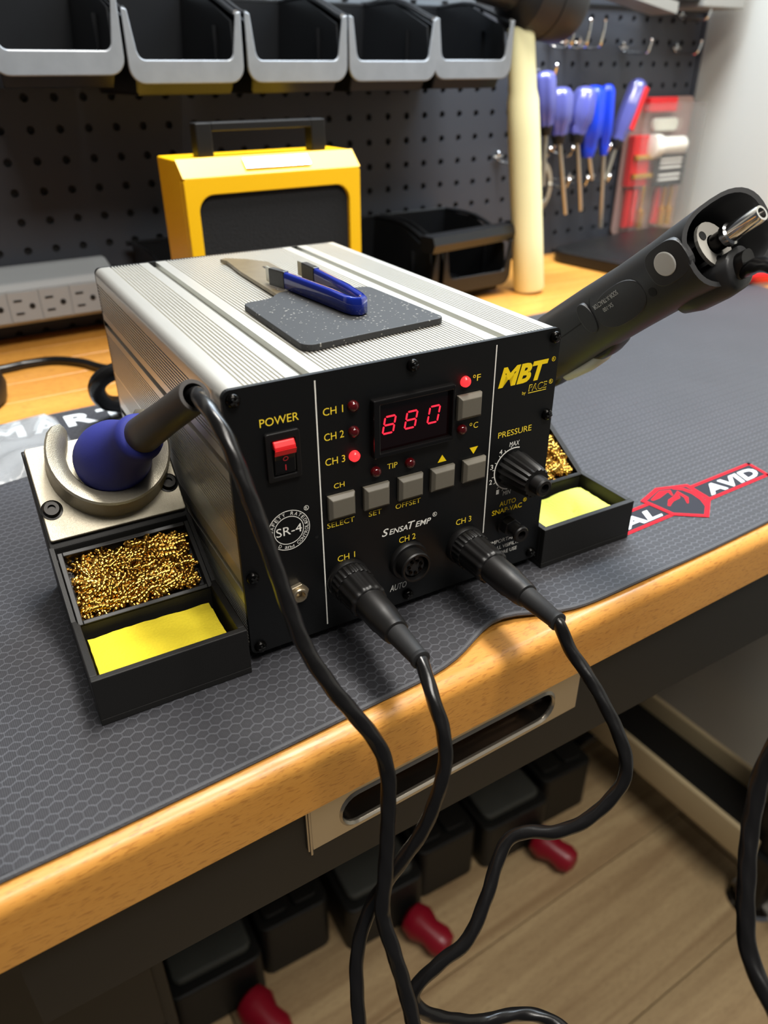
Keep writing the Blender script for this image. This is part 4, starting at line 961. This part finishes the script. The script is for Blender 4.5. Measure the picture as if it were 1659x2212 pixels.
# ------------------------------------------------------------------ pegboard hooks and hanging tools
PYF = PY - 1.2
def hook(x, z, up, out, label, grp='wire hooks on the pegboard'):
    t = thing('peg_hook', label, 'hook', (x, PYF, z), 0, grp)
    MB().tube([(0, 8, 8), (0, 0, 8), (0, -3, 6), (0, -3, -2), (0, -out, -4), (0, -out - 6, up * .4), (0, -out - 7, up)], 1.7, n=8, sub=4).build('wire', 'chrome', t, smooth=True)
    MB().lathe([(-2, .6), (-1, 1.9), (0, 2.3), (1, 1.9), (2, .6)], (0, -out - 7, up), (0, 0, 1), 12).build('tip', 'chrome', t, smooth=True)
    MB().tube([(-8, -2.4, 3), (8, -2.4, 3)], 1.3, n=8, smooth=False).build('cross_wire', 'chrome', t, smooth=True)
    return t
HK = [(671, 252, 24, 34, 'first upright wire hook from the mallet'), (696, 252, 24, 34, 'second upright wire hook from the mallet'), (720, 252, 24, 34, 'third upright wire hook from the mallet'),
      (800, 247, 10, 40, 'flat wire hook right of the three upright hooks'), (905, 247, 10, 34, 'flat wire hook near the white wall'), (905, 285, 10, 40, 'wire hook under the grey lamp housing by the white wall'),
      (648, 222, 8, 34, 'wire hook above the leftmost screwdriver'), (600, 128, 10, 40, 'single wire hook just left of the mallet handle'),
      (655, 134, 6, 30, 'wire hook holding the leftmost screwdriver shaft'), (694, 133, 6, 30, 'wire hook between the two clear screwdriver shafts'), (763, 133, 6, 30, 'wire hook beside the blue screwdriver shaft'),
      (694, 95, 6, 30, 'lower wire hook under the clear screwdrivers'), (728, 95, 6, 30, 'lower wire hook between the shafts'), (769, 95, 6, 30, 'lower wire hook beside the blister pack')]
for a in HK: hook(*a)
def driver(p0, p1, sh, r, mat, label, extra=None):
    y = PY - 34
    t = thing('screwdriver', label, 'screwdriver', (p1[0], y, p1[1]), 0, 'screwdrivers hanging on the pegboard')
    d = Vector((p0[0] - p1[0], 0, p0[1] - p1[1])); L = d.length; ax = d.normalized()
    MB().lathe([(0, r * .62), (4, r * .72), (12, r * .78), (18, r), (L * .5, r * 1.05), (L - 6, r), (L, r * .7), (L + 2, r * .3)], (0, 0, 0), ax, 48, lobes=6, depth=.14).build('handle', mat, t, smooth=True, angle=60)
    MB().tube([(0, 0, 2), (sh[0] - p1[0], 0, sh[1] - p1[1])], 2.8, n=10, smooth=False).build('shaft', 'steel', t, smooth=True)
    MB().lathe([(-8, r * .5), (0, r * .66), (3, r * .66)], (0, 0, 0), ax, 20).build('ferrule', 'plast' if mat == 'acetate' else mat, t, smooth=True)
    if extra: MB().lathe([(16, r * .5), (L - 8, r * .52)], (r * .62, -r * .5, 0), ax, 16).build('colour_insert', extra, t, smooth=True)
driver((638, 222), (648, 163), (652, 96), 13, 'acetate', 'clear violet screwdriver right beside the mallet handle')
driver((667, 205), (671, 152), (698, 58), 15, 'acetate', 'clear violet screwdriver, second from the mallet')
driver((711, 205), (703, 151), (726, 60), 15, 'acetate', 'clear violet screwdriver touching the wide blue handle')
driver((724, 206), (726, 134), (740, 98), 15, 'blue', 'wide solid blue screwdriver handle')
driver((748, 207), (755, 135), (769, 34), 9.5, 'blue', 'slim solid blue screwdriver with long shaft')
driver((806, 212), (779, 141), (766, 96), 12, 'acetate', 'tilted clear screwdriver with red insert', 'red')
# big washer-like steel disc behind the shafts
sd = thing('steel_ring', 'grey steel ring hanging behind the clear screwdrivers', 'ring', (668, PY - 12, 92))
MB().ring([(20 * math.cos(a), 31 * math.sin(a)) for a in (2 * math.pi * k / 36 for k in range(36))], [(13 * math.cos(a), 22 * math.sin(a)) for a in (2 * math.pi * k / 36 for k in range(36))], XZ, -2, 2).build('ring_body', 'steel', sd, bevel=.8)
# blister pack
bp_ = thing('blister_pack', 'clear blister pack with red and brass cleaning rods hanging by the white wall', 'tool pack', (888, PY - 4, 14))
MB().prism(rrect(-64, 70, 0, 178, 8), XZ, -3, 0).build('backing_card', 'card', bp_)
MB().ring(rrect(-62, 68, 2, 172, 9), rrect(-60.5, 66.5, 3.5, 170.5, 8), XZ, -30, -3.2).build('clear_shell', 'clearbox', bp_)
MB().prism(rrect(-61, 67, 3, 171, 8), XZ, -30.8, -30).build('clear_face', 'clearbox', bp_)
MB().box(-36, 22, -14, -3.2, 160, 178).build('red_hang_tab', 'red', bp_, bevel=1.5)
MB().box(-58, -20, -16, -4, 66, 132).build('red_tool_block', 'red', bp_, bevel=2)
for z in (80, 104): MB().lathe([(-56, 4), (-18, 4)], (0, -18, z), (1, 0, 0), 14).build('brass_fitting', 'brassrod', bp_, smooth=True)
for x, mt_ in ((-52, 'red'), (-39, 'red'), (10, 'red')): MB().box(x, x + 8, -14, -6, 10, 62).build('red_rod', mt_, bp_, bevel=1.5)
for x in (-22, 24, 40): MB().lathe([(8, 5.5), (32, 5.5), (34, 2.6), (64, 2.4), (66, 1)], (x, -14, 0), (0, 0, 1), 14).build('brass_brush', 'brassrod', bp_, smooth=True)
MB().lathe([(-34, 8), (-32, 15), (-18, 15), (-16, 11), (34, 11), (38, 8)], (4, -20, 118), (1, 0, 0), 24).build('white_jar', 'whitejar', bp_, smooth=True)
MB().prism(rrect(-14, 48, 64, 106, 4), XZ, -23, -22).build('label_plate', 'plast', bp_)
for z in (72, 78, 88, 94, 99): MB().box(-6, 40, -23.3, -23, z, z + 2.6).build('label_print', 'white', bp_)
MB().prism(rrect(-20, 30, 136, 152, 7), XZ, -14, -6).build('grey_part', 'cream', bp_, bevel=1)

# ------------------------------------------------------------------ lamp housing at upper right
lh = thing('lamp_housing', 'grey metal lamp housing at the top of the pegboard by the white wall', 'lamp', (880, 520, 292))
MB().box(-20, 62, -26, 36, 0, 60).build('housing', 'lamp', lh, bevel=1.5)
MB().box(-60, -20, -20, 30, 6, 50).build('side_cap', 'plast', lh, bevel=1.5)
MB().prism([(-20, -8), (20, -8), (24, -2), (-20, 4)], lambda a, b, h: (h, a, b + (-60 - h) * .16), -190, -60).build('shade_edge', 'lamp', lh)

# ------------------------------------------------------------------ black stand base on the bench
sb = thing('stand_base', 'black rounded square stand base on the bench under the hanging tools', 'stand base', (800, 470, .3), 0.1)
MB().prism(rrect(-120, 130, -88, 80, 34, 8), XY, 0, 16).build('base_plate', 'plast', sb, bevel=2.5, seg=3)
MB().loft([[(a, b, 16) for a, b in rrect(-108, 118, -76, 70, 30, 8)], [(a, b, 24) for a, b in rrect(-84, 96, -56, 54, 24, 8)]]).build('base_dome', 'plast', sb, smooth=True)
MB().box(-30, 40, -52, -18, 23.8, 24.6).build('embossed_panel', 'plastic_gloss', sb, bevel=.3)

# ------------------------------------------------------------------ loose things at the left
cb = tag(MB().tube([(-260, 10, 0), (-180, 26, 0), (-99.2, 31.8, 0), (-76, 35, 0), (-53.6, 30.6, 0), (-34.5, 10.6, 0), (-18.6, -19.9, 0), (30, -60, 0), (70, -75, 0)], 3.6, n=12, sub=6).build('bench_cable', 'cable', None, smooth=True, angle=80, loc=(70, 430, 3.9)), 'black cable lying across the wood behind the station', 'cable')
lp = tag(MB().tube([(40, 30, 0), (18, 24, 2), (4, 16, 9), (-2, 8, 22), (2, 2, 32), (16, -2, 37), (40, -4, 34), (70, 10, 10), (90, 40, 2)], 6.0, n=14, sub=6).build('hose_loop', 'cable', None, smooth=True, angle=80, loc=(16, 284, 8.8)), 'thick black hose loop behind the left rear corner of the station', 'hose')
bg = MB(); rnd = random.Random(5); nx, ny = 26, 20
for i in range(nx + 1):
    for j in range(ny + 1):
        x = -220 + 208 * i / nx; y = 245 + 84 * j / ny
        sk = (x + 12) / 208.0
        y2 = y - 34 * sk * (1 - j / ny) * -1.0 * 0 - 50 * (-sk) * (1 - j / ny) * .6
        z = 3.2 + 5 * abs(math.sin(x * .07 + y * .03)) + 3 * abs(math.sin(y * .15 - x * .05)) + rnd.uniform(0, 1.2)
        if j in (0, ny) or i in (0, nx): z = 3.0
        bg.v.append((x + 115, y2 - 285, z))
bg.f = [(i * (ny + 1) + j, (i + 1) * (ny + 1) + j, (i + 1) * (ny + 1) + j + 1, i * (ny + 1) + j + 1) for i in range(nx) for j in range(ny)]
o = bg.build('plastic_bag', 'bag', None, smooth=True, angle=60, loc=(-115, 285, 0))
tag(o, 'crumpled clear plastic bag lying on the left back corner of the mat', 'bag')
pk = thing('black_puck', 'black rounded object cut by the left edge of the photo on the wood', 'object', (-72, 400, .3))
MB().lathe([(0, 34), (3, 38), (14, 40), (24, 37), (28, 28), (29, 10)], (0, 0, 0), (0, 0, 1), 40).build('puck_body', 'plast', pk, smooth=True)
MB().lathe([(29, 12), (31, 12), (31.5, 10)], (0, 0, 0), (0, 0, 1), 24).build('puck_cap', 'rubber', pk, smooth=True)
rt = thing('red_handled_tool', 'red plastic tool handle lying on the mat at the right edge behind the handpiece', 'tool', (770, 300, 12), -.4)
MB().lathe([(-70, 5), (-66, 9), (-20, 10), (40, 9), (80, 10), (84, 6)], (0, 0, 0), (1, 0, 0), 20).build('handle', 'red', rt, smooth=True)
MB().lathe([(84, 3), (130, 3)], (0, 0, 0), (1, 0, 0), 12).build('shaft', 'steel', rt, smooth=True)

# ------------------------------------------------------------------ cases on the floor under the bench
def make_case(name, label, x, y):
    t = thing(name, label, 'tool case', (x, y, FZ + .3), -0.06, 'black tool cases on the floor')
    MB().prism(rrect(-62, 62, 0, 230, 14), XY, 0, 92).build('lower_shell', 'case', t, bevel=3)
    MB().prism(rrect(-52, 52, 14, 218, 12), XY, 92, 104).build('lid', 'case_lid', t, bevel=4, seg=3)
    MB().prism(rrect(66, 168, 20, 240, 14), XY, 0, 104).build('side_module', 'case', t, bevel=3)
    for xx in (76, 120): MB().prism(rrect(xx, xx + 36, 34, 226, 8), XY, 104, 110).build('lid_panel', 'case', t, bevel=2)
    MB().lathe([(0, 14), (6, 22), (22, 26), (40, 19), (58, 22), (70, 17), (74, 8)], (30, -6, 34), (.35, -.9, -.12), 24).build('red_knob', 'redknob', t, smooth=True)
    MB().tube([(-40, 180, 104), (-44, 180, 126), (0, 184, 140), (40, 180, 126), (36, 180, 104)], 9, n=10).build('red_handle', 'redknob', t, smooth=True)
    return t
make_case('tool_case', 'black tool case with red knob on the floor, farthest left below the drawer', 16, 316)
make_case('tool_case', 'black tool case with red knob on the floor, middle of the three', 259, 294)
make_case('tool_case', 'black tool case with red knob on the floor, nearest the bench leg', 500, 292)
hs = tag(MB().tube([(-60, 40, 60), (-20, 20, 92), (24, 0, 70), (38, -14, 10), (60, -20, 4)], 11, n=12).build('vacuum_hose', 'cable', None, smooth=True, loc=(748, 320, FZ + 8)), 'black hose curving onto the floor beside the right tool case', 'hose')
